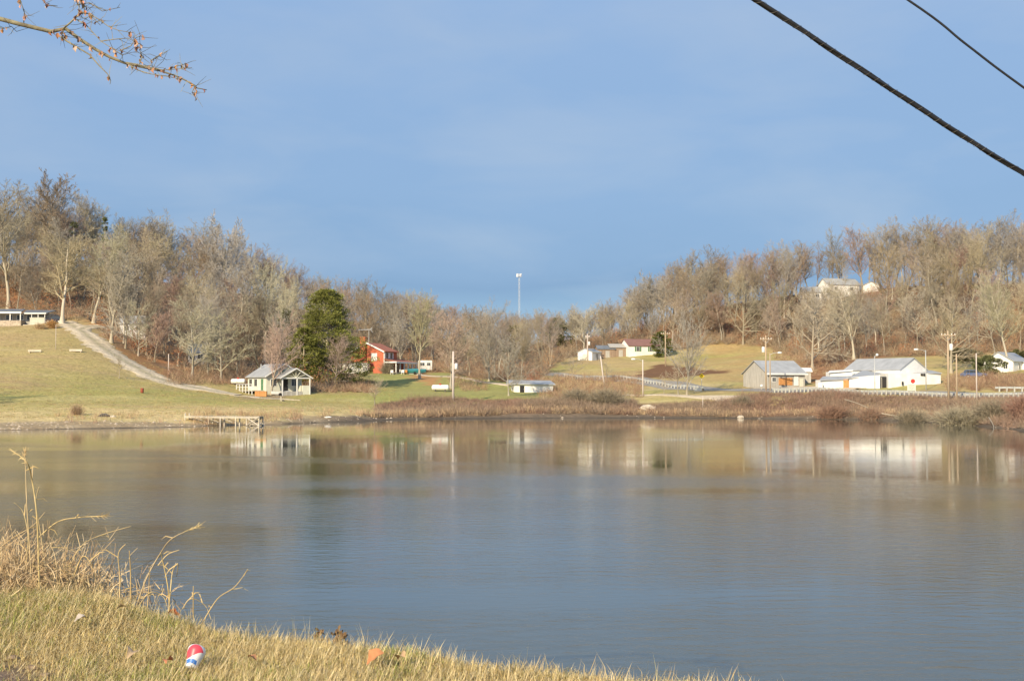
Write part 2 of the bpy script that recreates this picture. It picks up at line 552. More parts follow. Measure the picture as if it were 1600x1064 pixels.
for poly, col, a in (([(984, 590), (1008, 580), (1030, 568), (1060, 572), (1100, 578), (1150, 580), (1100, 586), (1060, 592), (1000, 593)], (.17, .085, .05), .9),
                     ([(1240, 552), (1345, 548), (1362, 566), (1330, 600), (1262, 598), (1255, 575)], (.28, .13, .065), .85),
                     ([(1530, 594), (1560, 586), (1640, 583), (1700, 610), (1540, 608)], (.24, .11, .06), .8),
                     ([(632, 588), (668, 583), (690, 592), (678, 605), (655, 596)], (.50, .26, .12), .85),
                     ([(372, 620), (420, 616), (450, 619), (440, 623), (390, 624)], (.30, .22, .17), .8),
                     ([(150, 520), (175, 528), (240, 570), (300, 590), (260, 590), (190, 560)], (.34, .16, .08), .75)):
    Cg = mixc(Cg, inpoly(PXg + 3 * n2, PYg + .8 * n1, poly) * a, col)
tl = interp(treeline, PXg.ravel()).reshape(PXg.shape)
front = np.array([hit(px, interp(treeline, px)).y for px in range(-400, 2001, 20)])
frD = np.interp(PXg, np.arange(-400, 2001, 20), front)
forest = sm((YY - frD) / 3 + n1 + .4)
Cg = mixc(Cg, forest, (.23, .165, .105))
Cg = mixc(Cg, forest * sm(.3 + .5 * n2 + .4 * nf) * (.55 + .45 * (PXg < 300)) * sm((frD + 45 - YY) / 20), (.48, .24, .11))
bank = sm((2.3 + .3 * n1 - ZZ) / .5) * sm((PXg - 590) / 12) * (YY < 232)
Cg = mixc(Cg, bank, (.20, .125, .08))
beach = sm((.62 + .14 * n1 + .1 * nf - ZZ) / .12)
Cg = mixc(Cg, beach, (.37, .28, .17))
Cg = mixc(Cg, beach * sm(.4 * n2 + .5 * nf), (.48, .38, .24))
Cg = mixc(Cg, beach * sm((PXg - 480) / 60) * .85, (.155, .12, .09))
wet = sm((.16 + .03 * n2 - ZZ) / .1) * (PXg > 430) + sm((.06 + .02 * n2 - ZZ) / .05) * (PXg <= 430)
Cg = mixc(Cg, sm(wet), (.105, .085, .065))
nx, ny = len(GX), len(GY)
idx = np.arange(nx * ny).reshape(ny, nx)
quads = np.stack([idx[:-1, :-1], idx[:-1, 1:], idx[1:, 1:], idx[1:, :-1]], -1).reshape(-1, 4)
ground = mesh_np('ground', np.stack([XX, YY, ZZ], -1).reshape(-1, 3), quads, M['ground'], cols=Cg.reshape(-1, 3), smooth=True)
tag(ground, kind='structure')

# near bank under the photographer's feet
crest = [(-80, 30), (-30, 21), (-12, 14.6), (-6, 11.8), (-4.3, 10.7), (-2.2, 8.9), (-1.0, 8.05), (.64, 6.72), (3, 5.2), (8, 3), (30, -4), (80, -30)]


def crest_y(x): return interp(crest, x) + .07 * np.sin(np.asarray(x) * 3.1) + .04 * np.sin(np.asarray(x) * 7.7)


def bank_z(x, y):
    x = np.asarray(x, float); y = np.asarray(y, float)
    d = y - crest_y(x)
    top = 2.925 + .03 * wob(x, y, .35, 21) + .05 * wob(x, y, 1.3, 22)
    dd = np.maximum(d + .15, 0)
    return np.maximum(top - .55 * dd - .25 * np.minimum(dd, 1) ** 2, -2.6)


BX = axis([(-80, -8, 4), (-8, 3, .08), (3, 8, .4), (8, 80, 4)])
BY = axis([(-60, 4, 4), (4, 13, .08), (13, 40, 1.0)])
bx, by = np.meshgrid(BX, BY)
bz = bank_z(bx, by)
bc = np.zeros(bx.shape + (3,)) + np.array((.22, .165, .09))
bc = mixc(bc, sm(.5 + .5 * wob(bx, by, .3, 23)), (.30, .22, .11))
dirt = sm(1.4 - np.hypot((bx + 2.95) / .5, (by - 7.1) / .42) + .3 * wob(bx, by, .2, 24))
bc = mixc(bc, dirt, (.22, .16, .115))
idx = np.arange(bx.size).reshape(bx.shape)
quads = np.stack([idx[:-1, :-1], idx[:-1, 1:], idx[1:, 1:], idx[1:, :-1]], -1).reshape(-1, 4)
nbank = mesh_np('grass_bank', np.stack([bx, by, bz], -1).reshape(-1, 3), quads, mat('bank_soil', (1, 1, 1), .95, var=.3, scale=14, bump=.02, bscale=40, attr=True, spec=.1), cols=bc.reshape(-1, 3), smooth=True)
tag(nbank, kind='structure')

# water
wm = bpy.data.materials.new('lake_water'); wm.use_nodes = True
n, l = wm.node_tree.nodes, wm.node_tree.links
b = n['Principled BSDF']
b.inputs['Base Color'].default_value = (.088, .096, .072, 1)
b.inputs['IOR'].default_value = 1.34
b.inputs['Specular IOR Level'].default_value = .62
t = n.new('ShaderNodeTexCoord')
sx = n.new('ShaderNodeSeparateXYZ'); l.new(t.outputs['Object'], sx.inputs[0])
pn = n.new('ShaderNodeTexNoise'); pn.inputs['Scale'].default_value = .055; pn.inputs['Detail'].default_value = 3
mpw = n.new('ShaderNodeMapping'); mpw.inputs['Scale'].default_value = (.5, 1.4, 1)
l.new(t.outputs['Object'], mpw.inputs[0]); l.new(mpw.outputs[0], pn.inputs['Vector'])
# distance of the edge of the wind ripples: calm water lies under the far shore, wider to the right
e1 = n.new('ShaderNodeMath'); e1.operation = 'MULTIPLY_ADD'; l.new(sx.outputs['X'], e1.inputs[0]); e1.inputs[1].default_value = .73; l.new(sx.outputs['Y'], e1.inputs[2])
e2 = n.new('ShaderNodeMath'); e2.operation = 'MULTIPLY_ADD'; l.new(pn.outputs['Fac'], e2.inputs[0]); e2.inputs[1].default_value = 26; l.new(e1.outputs[0], e2.inputs[2])
rp = n.new('ShaderNodeMapRange'); l.new(e2.outputs[0], rp.inputs[0])
rp.inputs[1].default_value = 86; rp.inputs[2].default_value = 92; rp.inputs[3].default_value = 1; rp.inputs[4].default_value = .2
w1 = n.new('ShaderNodeTexNoise'); w1.inputs['Scale'].default_value = 1.7; w1.inputs['Detail'].default_value = 6; w1.inputs['Roughness'].default_value = .55; w1.inputs['Distortion'].default_value = .4
mpr = n.new('ShaderNodeMapping'); mpr.inputs['Scale'].default_value = (.75, 1.5, 1); mpr.inputs['Rotation'].default_value = (0, 0, math.radians(-14))
l.new(t.outputs['Object'], mpr.inputs[0]); l.new(mpr.outputs[0], w1.inputs['Vector'])
pm = n.new('ShaderNodeMapRange'); l.new(pn.outputs['Fac'], pm.inputs[0]); pm.inputs[1].default_value = .40; pm.inputs[2].default_value = .60; pm.inputs[3].default_value = .38; pm.inputs[4].default_value = 1.35
ms = n.new('ShaderNodeMath'); ms.operation = 'MULTIPLY'; l.new(rp.outputs[0], ms.inputs[0]); l.new(pm.outputs[0], ms.inputs[1])
bp = n.new('ShaderNodeBump'); bp.inputs['Distance'].default_value = .02
l.new(ms.outputs[0], bp.inputs['Strength']); l.new(w1.outputs['Fac'], bp.inputs['Height']); l.new(bp.outputs[0], b.inputs['Normal'])
rg = n.new('ShaderNodeMapRange'); l.new(ms.outputs[0], rg.inputs[0]); rg.inputs[3].default_value = .0; rg.inputs[4].default_value = .12
l.new(rg.outputs[0], b.inputs['Roughness'])
wat = MB().add([(-600, -60, 0), (600, -60, 0), (600, 262, 0), (-600, 262, 0)], [(0, 1, 2, 3)]).build('lake_water', wm)
tag(wat, kind='structure')


# ------------------------------------------------------------------ roads, draped on the ground
def ribbon(name, pts, width, m, lift=.09, step=1.2, wv=0.0, tracks=False):
    """pts: ground points (Vector); width number or list"""
    P2 = [Vector((p.x, p.y)) for p in pts]
    ws = width if hasattr(width, '__len__') else [width] * len(P2)
    out = []
    for i in range(len(P2) - 1):
        k = max(1, int((P2[i + 1] - P2[i]).length / step))
        for j in range(k):
            t_ = j / k
            q0, q1, q2, q3 = P2[max(i - 1, 0)], P2[i], P2[i + 1], P2[min(i + 2, len(P2) - 1)]
            q = .5 * ((2 * q1) + (q2 - q0) * t_ + (2 * q0 - 5 * q1 + 4 * q2 - q3) * t_ ** 2 + (3 * q1 - q0 - 3 * q2 + q3) * t_ ** 3)
            out.append((q, ws[i] * (1 - t_) + ws[i + 1] * t_))
    out.append((P2[-1], ws[-1]))
    nW = 9
    vs = []
    for i, (q, w) in enumerate(out):
        d = (out[min(i + 1, len(out) - 1)][0] - out[max(i - 1, 0)][0]).normalized()
        nrm = Vector((-d.y, d.x))
        for k in range(nW):
            s_ = (k / (nW - 1) - .5) * (w + (wv * math.sin(i * 1.7 + k) + wv * random.uniform(-1, 1) if k in (0, nW - 1) else 0))
            p = q + nrm * s_
            vs.append((p.x, p.y, float(H(p.x, p.y)) + lift - (.12 if k in (0, nW - 1) else 0)))
    f = [(i * nW + k, i * nW + k + 1, (i + 1) * nW + k + 1, (i + 1) * nW + k) for i in range(len(out) - 1) for k in range(nW - 1)]
    cc = None
    if tracks:
        m = M['ground']; cc = []
        for i in range(len(out)):
            for k in range(nW):
                c_ = [(.50, .42, .28), (.58, .49, .35), (.66, .56, .41), (.54, .46, .33), (.42, .37, .24), (.54, .46, .33), (.66, .56, .41), (.58, .49, .35), (.50, .42, .28)][k]
                q_ = random.uniform(.85, 1.15); cc.append(tuple(a_ * q_ for a_ in c_))
    o = mesh_np(name, vs, f, m, smooth=True, cols=cc)
    return tag(o, kind='structure')


def HP(l_): return [hit(a, b_) for a, b_ in l_]


ribbon('driveway', HP([(100, 503), (120, 514), (140, 528), (165, 547), (195, 566), (225, 582), (262, 597), (300, 606), (340, 613), (372, 618)]), [4.5, 5, 5.5, 6, 6, 6, 6.5, 6.5, 5.5, 4], M['gravel'], lift=.14, wv=.9, tracks=True)
ribbon('driveway', HP([(126, 516), (138, 511), (158, 510)]), [3.5, 3.5, 2.5], M['gravel'], lift=.15, wv=.5, tracks=True)
ribbon('path', HP([(372, 618.5), (405, 622), (440, 624), (470, 626)]), [3.2, 1.6, .9, .4], M['gravel'], lift=.1)
ribbon('path', HP([(655, 586), (700, 588.5), (740, 594), (770, 599), (800, 603)]), [2.2, 2.0, 2.0, 2.0, 1.8], M['gravel'], lift=.12)
road_pts = [G(px, D) for px, D in ((850, 296), (900, 283), (960, 262), (1020, 247), (1090, 232), (1150, 225), (1200, 219), (1260, 213), (1330, 209), (1400, 205), (1480, 200.5), (1560, 196), (1700, 190), (1900, 180))]
ribbon('road', road_pts, 8.0, M['asphalt'], lift=.16)
ribbon('gravel_lot', [G(px, D) for px, D in ((1180, 225), (1240, 222), (1300, 219), (1345, 214))], [3, 5.5, 6, 3], M['gravel'], lift=.20, wv=.4)
ribbon('path', [G(px, D) for px, D in ((975, 222), (1030, 217), (1080, 213.5), (1120, 211), (1160, 209))], [1.5, 1.8, 3, 4.2, 5], M['gravel'], lift=.14)


# ------------------------------------------------------------------ trees
def frames(d):
    d = d / np.maximum(np.linalg.norm(d, axis=-1, keepdims=True), 1e-9)
    ref = np.where(np.abs(d[..., 2:3]) < .9, np.array([0, 0, 1.0]), np.array([1.0, 0, 0]))
    u = np.cross(d, ref); u /= np.maximum(np.linalg.norm(u, axis=-1, keepdims=True), 1e-9)
    return d, u, np.cross(d, u)


def branches(rng, pp, plen, prad, nch, t0, t1, ang, ratio, up, m_, jit, rk=.55, lk=.5, droop=0):
    """pp (N, k+1, 3) parents; returns child polylines, lengths, base radii"""
    N, kk = pp.shape[0], pp.shape[1] - 1
    idx_ = np.repeat(np.arange(N), nch)
    tt = np.tile(np.linspace(0, 1, nch, endpoint=False), N) + rng.uniform(0, 1 / nch, N * nch)
    tt = t0 + (t1 - t0) * tt
    s_ = np.clip(tt * kk, 0, kk - 1e-4); i_ = s_.astype(int); fr = (s_ - i_)[:, None]
    a_, b_ = pp[idx_, i_], pp[idx_, i_ + 1]
    pos = a_ * (1 - fr) + b_ * fr
    d, u, w = frames(b_ - a_)
    az = rng.uniform(0, 2 * np.pi, len(idx_))[:, None]
    an = rng.normal(ang, .14, len(idx_))[:, None]
    dr = d * np.cos(an) + (u * np.cos(az) + w * np.sin(az)) * np.sin(an)
    L = plen[idx_] * ratio * (1 - lk * tt) * rng.uniform(.7, 1.2, len(idx_))
    R = prad[idx_] * (1 - .75 * tt) * rk
    out = [pos]
    for s in range(m_):
        dr = dr + rng.normal(0, jit, dr.shape) + np.array([0, 0, up])
        dr /= np.linalg.norm(dr, axis=1, keepdims=True)
        pos = pos + dr * (L / m_)[:, None]
        out.append(pos)
    return np.stack(out, 1), L, R


def tubes_np(pl, R, n, tip=.35):
    """tapered prisms along polylines (N,k+1,3)"""
    N, k1, _ = pl.shape
    d = np.gradient(pl, axis=1)
    _, u, w = frames(d)
    r = R[:, None] * np.linspace(1, tip, k1)[None, :]
    a = np.arange(n) * 2 * np.pi / n
    v = pl[:, :, None, :] + r[:, :, None, None] * (u[:, :, None, :] * np.cos(a)[None, None, :, None] + w[:, :, None, :] * np.sin(a)[None, None, :, None])
    base = (np.arange(N * k1) * n).reshape(N, k1)[:, :-1, None]
    k = np.arange(n)[None, None, :]
    f = np.stack([base + k, base + (k + 1) % n, base + n + (k + 1) % n, base + n + k], -1).reshape(-1, 4)
    return v.reshape(-1, 3), f


def thin_tris(rng, pl, R):
    """each segment of a polyline becomes one slim blade (2 triangles as a quad)"""
    p0, p1 = pl[:, :-1].reshape(-1, 3), pl[:, 1:].reshape(-1, 3)
    N = len(p0)
    k = pl.shape[1] - 1
    rr = (R[:, None] * np.linspace(1, .35, k + 1)[None, :])
    r0, r1 = rr[:, :-1].reshape(-1), rr[:, 1:].reshape(-1)
    _, u, w = frames(p1 - p0)
    a = rng.uniform(0, np.pi, N)[:, None]
    s_ = u * np.cos(a) + w * np.sin(a)
    v = np.stack([p0 - s_ * r0[:, None], p0 + s_ * r0[:, None], p1 + s_ * r1[:, None], p1 - s_ * r1[:, None]], 1).reshape(-1, 3)
    return v, np.arange(N * 4).reshape(N, 4)


def cat_mesh(parts):
    vs, fs, o = [], [], 0
    for v, f in parts:
        vs.append(v); fs.append(f + o); o += len(v)
    return np.concatenate(vs), np.concatenate(fs)


STY = dict(
    forest=dict(t0=.28, limbs=26, ang=.80, ratio=.52, up=.12, lk=.34, lean=.03, tr=.010, n2=8, n3=7, n4=6),
    tall=dict(t0=.34, limbs=24, ang=.68, ratio=.52, up=.12, lk=.3, lean=.04, tr=.009, n2=8, n3=7, n4=6),
    spread=dict(t0=.12, limbs=18, ang=1.15, ratio=.68, up=.10, lk=.55, lean=.03, tr=.015, n2=9, n3=8, n4=6),
    vase=dict(t0=.10, limbs=20, ang=.60, ratio=.80, up=.10, lk=.35, lean=.02, tr=.014, n2=9, n3=7, n4=5),
    round=dict(t0=.12, limbs=22, ang=.95, ratio=.58, up=.15, lk=.45, lean=.02, tr=.012, n2=9, n3=8, n4=6),
    small=dict(t0=.22, limbs=14, ang=.85, ratio=.58, up=.12, lk=.4, lean=.04, tr=.012, n2=7, n3=6, n4=4),
)


def tree_data(seed, style, tk=1.0, light=1.0):
    """unit-height bare tree -> trunk mesh arrays, crown mesh arrays"""
    S = STY[style]; rng = np.random.default_rng(seed)
    k = 9
    TL = .76 if style in ('forest', 'tall') else .86
    tp = np.zeros((1, k + 1, 3))
    dr = np.array([rng.normal(0, S['lean']), rng.normal(0, S['lean']), 1.0])
    for i in range(k):
        dr = dr + np.array([rng.normal(0, .05), rng.normal(0, .05), 0]); dr /= np.linalg.norm(dr)
        tp[0, i + 1] = tp[0, i] + dr * (TL / k)
    tp[0, 0, 2] = -.03
    L0, R0 = np.array([TL + .02]), np.array([S['tr'] * tk])
    l1, L1, R1 = branches(rng, tp, L0, R0, S['limbs'], S['t0'], .99, S['ang'], S['ratio'], S['up'], 5, .13, .62, S['lk'])
    l2, L2, R2 = branches(rng, l1, L1, R1, S['n2'], .12, 1, .66, .48, .09, 4, .12, .6)
    l3, L3, R3 = branches(rng, l2, L2, R2, S['n3'], .12, 1, .62, .52, .06, 3, .13, .65)
    l4, L4, R4 = branches(rng, l3, L3, R3, max(2, int(S['n4'] * light)), .1, 1, .55, .62, .05, 1, .12, .7)
    tv, tf = tubes_np(tp, R0, 8, .25)
    # root flare
    z = tv[:, 2]; fl = 1 + 1.1 * np.clip(.03 - z, 0, .06) / .06
    c0 = tp[0, 0, :2]
    tv[:, :2] = c0 + (tv[:, :2] - c0) * fl[:, None]
    mn = .0008 if style in ('forest', 'tall') else .00135
    parts = [tubes_np(l1, R1, 5, .3), tubes_np(l2, np.maximum(R2, mn * 1.3), 3, .4),
             thin_tris(rng, l3, np.maximum(R3, mn * 1.1)), thin_tris(rng, l4, np.maximum(R4, mn))]
    return (tv, tf), cat_mesh(parts)


PROTO = {}


def make_proto(key, seed, style, trunk_m, crown_m, light=1.0, name='bare_tree', tk=1.0):
    (tv, tf), (cv, cf) = tree_data(seed, style, tk, light)
    r = bpy.data.objects.new(name, None); COL.objects.link(r)
    r.empty_display_size = .3
    mesh_np('trunk', tv, tf, M[trunk_m], r, smooth=True)
    mesh_np('crown', cv, cf, M[crown_m], r)
    PROTO[key] = [r, 0]
    return r


def put_tree(key, loc, h, wd=1.0, rz=None, label=None, cat='tree', group=None, lean=0.0, name=None):
    pr = PROTO[key]
    if pr[1] == 0: o = pr[0]
    else: o = copy_tree(pr[0])
    pr[1] += 1
    if name: o.name = name
    o.location = loc
    o.scale = (h * wd, h * wd, h)
    o.rotation_euler = (0, lean, random.uniform(0, 6.28) if rz is None else rz)
    return tag(o, label, cat, group)


crowns = ['twig_tan', 'twig_grey', 'twig_brown', 'twig_tan', 'twig_grey', 'twig_brown', 'twig_tan', 'twig_red']
for i in range(8): make_proto('f%d' % i, 100 + i, 'forest' if i % 2 else 'tall', 'bark_pale' if i in (1, 4) else 'bark', crowns[i], light=1.0)
make_proto('sp0', 201, 'spread', 'bark', 'twig_lichen')
make_proto('sp1', 202, 'spread', 'bark', 'twig_tan')
make_proto('r0', 203, 'round', 'bark', 'twig_tan')
make_proto('r1', 204, 'round', 'bark', 'twig_red')
make_proto('r2', 208, 'round', 'bark', 'twig_grey')
make_proto('v0', 205, 'vase', 'bark', 'twig_red')
make_proto('v1', 206, 'vase', 'bark', 'twig_grey')
make_proto('s0', 207, 'small', 'bark', 'twig_tan')
make_proto('pale', 209, 'tall', 'bark_pale', 'twig_lichen', tk=1.25)
make_proto('pale2', 210, 'forest', 'bark_pale', 'twig_tan', tk=1.3)
make_proto('dark', 211, 'round', 'bark_dark', 'twig_brown')


def tree_at(key, px, pyb, pyt, label, wd=1.0, D=None, **kw):
    g_ = hit(px, pyb) if D is None else G(px, D)
    h = (P(px, pyt, g_.y).z - g_.z)
    return put_tree(key, g_, h, wd, label=label, **kw)


# --- the wood on the ridges and slopes
def wood_info(px):
    if px < 470: return 'bare tree in the wood on the left hillside', 'bare trees on the left hillside'
    if px < 960: return 'bare tree in the low wood across the valley', 'bare trees across the middle valley'
    return 'bare tree in the wood on the right hillside', 'bare trees on the right hillside'


def rowlab(lab, row):
    return lab + (' standing along the skyline', ' on the upper slope', ' halfway up the slope', ' halfway up the slope', ' near its lower edge', ' near its lower edge')[row]


def ridgeD(px): return float(np.interp(px, [r[0] for r in ridge], [r[2] for r in ridge]))


count_w = 0
for row, (frac, stepx) in enumerate(((1.0, 23), (.82, 31), (.6, 36), (.38, 38), (.18, 40), (.03, 42))):
    px = -70 + row * 9
    while px < 1670:
        x_ = px + random.uniform(-8, 8)
        d0 = float(np.interp(x_, np.arange(-400, 2001, 20), front)) + 3
        d1 = ridgeD(x_) - 3
        D = d0 + (d1 - d0) * frac + random.uniform(-4, 4)
        g_ = G(x_, D)
        sky_z = P(x_, float(interp(sky_px, x_)), D).z
        if row == 0: h = sky_z - g_.z + random.uniform(-3.5, .8)
        else: h = min(random.uniform(14, 22), (sky_z - g_.z) * random.uniform(.8, .98))
        if row >= 4: h = min(h, random.uniform(9, 16))
        if 1245 < x_ < 1385 and 1 <= row <= 3: h = min(h, P(x_, random.uniform(438, 468), D).z - g_.z)
        skip = (555 < x_ < 650 and row >= 5) or (1265 < x_ < 1350 and row == 0 and random.random() < .1)
        if 60 < x_ < 160 and row == 5: skip = True
        if h < 8 and not 1245 < x_ < 1385: h = 8
        if h < 4: skip = True
        if not skip:
            lab, grp = wood_info(x_)
            put_tree('f%d' % random.randrange(8), g_, h, random.uniform(1.0, 1.4), label=rowlab(lab, row), group=grp + (' along the skyline', ' on the upper slope', ' on the middle slope', ' on the middle slope', ' near the wood edge', ' near the wood edge')[row])
            count_w += 1
        px += stepx * random.uniform(.8, 1.2)

# --- the rest of the wood behind them, past the countable ones: one joined mass
var = []
for k_ in range(6):
    S_ = 'forest' if k_ % 2 else 'tall'
    keep_ = dict(STY[S_]); STY[S_] = dict(keep_, limbs=15, n2=6, n3=5, n4=3)
    var.append(tree_data(300 + k_, S_)); STY[S_] = keep_
wv_, wf_, wc_, off_ = [], [], [], 0
rw = np.random.default_rng(301)
wcol = [(.34, .28, .20), (.31, .27, .22), (.36, .26, .18), (.38, .31, .21), (.33, .22, .17), (.30, .25, .20)]
for i in range(240):
    x_ = rw.uniform(-80, 1680)
    d0 = float(np.interp(x_, np.arange(-400, 2001, 20), front)); d1 = ridgeD(x_)
    D = d0 + (d1 - d0) * rw.choice([rw.uniform(.25, 1.0), rw.uniform(.9, 1.1)])
    g_ = G(x_, D)
    h = min(rw.uniform(12, 20), P(x_, float(interp(sky_px, x_)), D).z - g_.z - rw.uniform(0, 2.5))
    if 1245 < x_ < 1385 and D < 368: h = min(h, P(x_, random.uniform(438, 468), D).z - g_.z)
    if h < 5: continue
    (tv_, tf_), (cv_, cf_) = var[rw.integers(0, 6)]
    a_ = rw.uniform(0, 6.28); ca, sa = math.cos(a_), math.sin(a_)
    wd_ = h * rw.uniform(1.0, 1.4)
    for vv, ff, c_ in ((tv_, tf_, (.30, .27, .21)), (cv_, cf_, wcol[rw.integers(0, 6)])):
        wv_.append(np.stack([(vv[:, 0] * ca - vv[:, 1] * sa) * wd_ + g_.x, (vv[:, 0] * sa + vv[:, 1] * ca) * wd_ + g_.y, vv[:, 2] * h + g_.z], 1))
        wf_.append(ff + off_); off_ += len(vv); wc_.append(np.tile(np.array(c_) * rw.uniform(.8, 1.2), (len(vv), 1)))
o = mesh_np('distant_wood', np.concatenate(wv_), np.concatenate(wf_), M['twig_vcol'], cols=np.concatenate(wc_))
tag(o, 'mass of bare grey brown trees filling the woods behind the nearer trunks', 'wood', kind='stuff')

# --- trees that stand out
tree_at('dark', 88, 470, 282, 'huge round dark crowned bare tree standing highest on the left ridge', 1.1, D=330)
tree_at('pale2', 12, 478, 290, 'tall grey bare tree behind the low ranch house', 1.1, D=300)
tree_at('pale2', 97, 506, 345, 'bare sycamore with pale trunk beside the ranch house at the driveway top', 1.35)
tree_at('pale', 145, 497, 350, 'forked pale bare tree beyond the top bend of the gravel driveway', 1.3, D=272)
tree_at('pale2', 174, 536, 372, 'slim pale bare tree right of the driveway top bend', 1.0)
tree_at('r2', 355, 560, 348, 'rounded dark bare crown rising above the left ridge line', .9, D=330)
tree_at('pale2', 322, 560, 420, 'tall bare tree with straight pale trunk behind the lichen covered trees', .9, D=265)
tree_at('sp0', 300, 590, 468, 'wide lichen green bare tree left of the cabin, leftmost of two', 1.0)
tree_at('sp0', 345, 600, 490, 'low spreading lichen green bare tree nearest the cabin', 1.05, D=232)
tree_at('r2', 196, 545, 440, 'grey bushy bare tree just in front of the hidden house above the driveway', 1.0)
tree_at('sp0', 216, 556, 468, 'lichen green bare tree right of the hidden house above the driveway', .8)
tree_at('r0', 228, 560, 455, 'bushy tan bare tree above the middle of the driveway', 1.0, D=246)
tree_at('pale', 412, 590, 395, 'tall pale bare tree with several stems rising behind the cabin', 1.0, D=285)
tree_at('pale', 437, 590, 430, 'thin white trunked tree left of the big evergreen', .8, D=275)
tree_at('v0', 424, 612, 512, 'reddish fan shaped bare tree in front of the cabin', 1.0, D=213)
tree_at('dark', 535, 607, 492, 'dark twiggy bare tree left of the red brick house', 1.0, D=240)
tree_at('r1', 505, 607, 535, 'low reddish bare tree under the big evergreen', .9, D=244)
put_tree('sp1', G(-190, 160), 15, 1.0, label='bare tree just outside the left edge of the lawn that throws a shadow onto it')
tree_at('s0', 586, 634, 590, 'small pale leafless tree at the edge of the shore lawn', 1.4)
tree_at('pale', 656, 592, 452, 'tall pale bare tree growing from the orange patch by the brick house', 1.0)
tree_at('r1', 704, 608, 490, 'round orange brown bare tree behind the white pole', 1.05, D=245)
tree_at('v1', 764, 596, 498, 'grey many stemmed bare tree with pale trunk beyond the curved path', .9)
tree_at('r2', 795, 618, 528, 'spreading grey bare tree beside the low white boathouse', .95, D=222)
tree_at('pale2', 912, 556, 470, 'pale branching tree beside the pole in the valley', 1.2, D=345)
tree_at('v1', 1073, 616, 512, 'grey fan shaped bare tree by the shore path', .85, D=216)
tree_at('s0', 1060, 616, 562, 'small pale bare tree left of the fan shaped one', 1.3, D=217)
tree_at('s0', 1038, 618, 585, 'little low bare tree near the streetlight on the shore path', 1.4, D=217)
tree_at('sp1', 1162, 533, 434, 'leaning tree with long pale trunk at the top edge of the right meadow', .8, D=342)
tree_at('sp1', 1270, 572, 452, 'wide bare tree with pale trunk behind the grey barn', 1.0, D=262)
tree_at('pale2', 1335, 562, 430, 'tall forked pale bare tree above the long white building', 1.1, D=278)
tree_at('sp1', 1487, 585, 455, 'wide twiggy bare tree behind the transformer pole on the right', 1.0, D=240)
tree_at('pale', 1577, 577, 420, 'tall pale forked tree beside the white house at the right edge', 1.1, D=236)
tree_at('s0', 186, 592, 558, 'thin young leafless tree on the lawn beside the driveway', 1.1)
tree_at('s0', 895, 596, 552, 'small twiggy bare tree at the left end of the far guardrail', 1.5, D=262)
tree_at('s0', 948, 600, 560, 'small twiggy bare tree by the leaning pole', 1.5, D=255)
tree_at('r2', 1010, 520, 430, 'tall greyish bare tree with a crown above the white house', .9, D=380)


# --- evergreens
def evergreen(px, D, pyb, pyt, wpx, label, seed, col=(.18, .195, .05), nclump=230, per=95, prof='cedar', leaf=.26):
    g_ = G(px, D)
    rng = np.random.default_rng(seed)
    h = P(px, pyt, D).z - g_.z
    W = wpx * D / F / 2
    r = thing('evergreen_tree', label, 'tree', g_)
    MB().tube([(0, 0, -.4), (.1, 0, h * .4), (0, .1, h * .9)], [h * .022, h * .015, h * .004], 8).build('trunk', 'bark', r, True)
    t_ = rng.uniform(0, 1, nclump) ** .9
    z = h * (.06 + .92 * t_)
    if prof == 'cedar': rad = W * np.clip(1.08 * (1 - t_) ** .5, .1, 1) * (1 - .35 * np.exp(-(t_ / .06) ** 2))
    else: rad = W * np.sqrt(np.clip(1 - (2 * t_ - .9) ** 2, .05, 1))
    a = rng.uniform(0, 2 * np.pi, nclump)
    lob = 1 + .22 * np.sin(3 * a + 5 * t_) + .14 * np.sin(5 * a - 9 * t_ + 1) + .16 * np.sin(t_ * 34 + 2 * np.sin(a)) + (.28 * np.sin(2 * a + 7 * t_) if W > 3.5 else 0)
    q = rng.uniform(.35, 1, nclump) ** .5 * lob
    cx, cy = rad * q * np.cos(a), rad * q * np.sin(a)
    cs = rng.uniform(.5, 1.3, nclump) * min(W * .24, .95)
    c = np.stack([cx, cy, z], 1)
    dv = rng.normal(0, 1, (nclump, per, 3)); dv /= np.linalg.norm(dv, axis=2, keepdims=True)
    dv *= rng.uniform(.3, 1, (nclump, per, 1)) ** .5
    pos = c[:, None] + dv * cs[:, None, None] * np.array([1.15, 1.15, .42])
    out = dv + np.array([0, 0, .5]) + (c[:, None] * np.array([1, 1, 0])) / (W + .1) * .5
    _, u, w = frames(out)
    an = rng.uniform(0, np.pi, (nclump, per, 1))
    s_ = u * np.cos(an) + w * np.sin(an)
    ln = leaf * rng.uniform(.6, 1.5, (nclump, per, 1))
    dn = out / np.linalg.norm(out, axis=2, keepdims=True)
    tips = dn * ln
    v = np.stack([pos - s_ * ln * .32, pos + s_ * ln * .32, pos + tips], 2).reshape(-1, 3)
    cv = np.array(col)[None, None] * rng.uniform(.55, 1.35, (nclump, 1, 1)) * rng.uniform(.7, 1.3, (nclump, per, 1)) + rng.uniform(0, .03, (nclump, 1, 1)) * np.array([1, .6, 0])
    cv = np.repeat(cv.reshape(-1, 3), 3, 0)
    mesh_np('crown', v, np.arange(len(v)).reshape(-1, 3), M['needles'], r, cols=cv)
    # limbs inside
    mb = MB()
    for k in range(0, nclump, 5):
        mb.tube([(0, 0, z[k] * .85), tuple(c[k])], [h * .006, h * .002], 3, cap=False)
    mb.build('limb', 'bark', r)
    return r


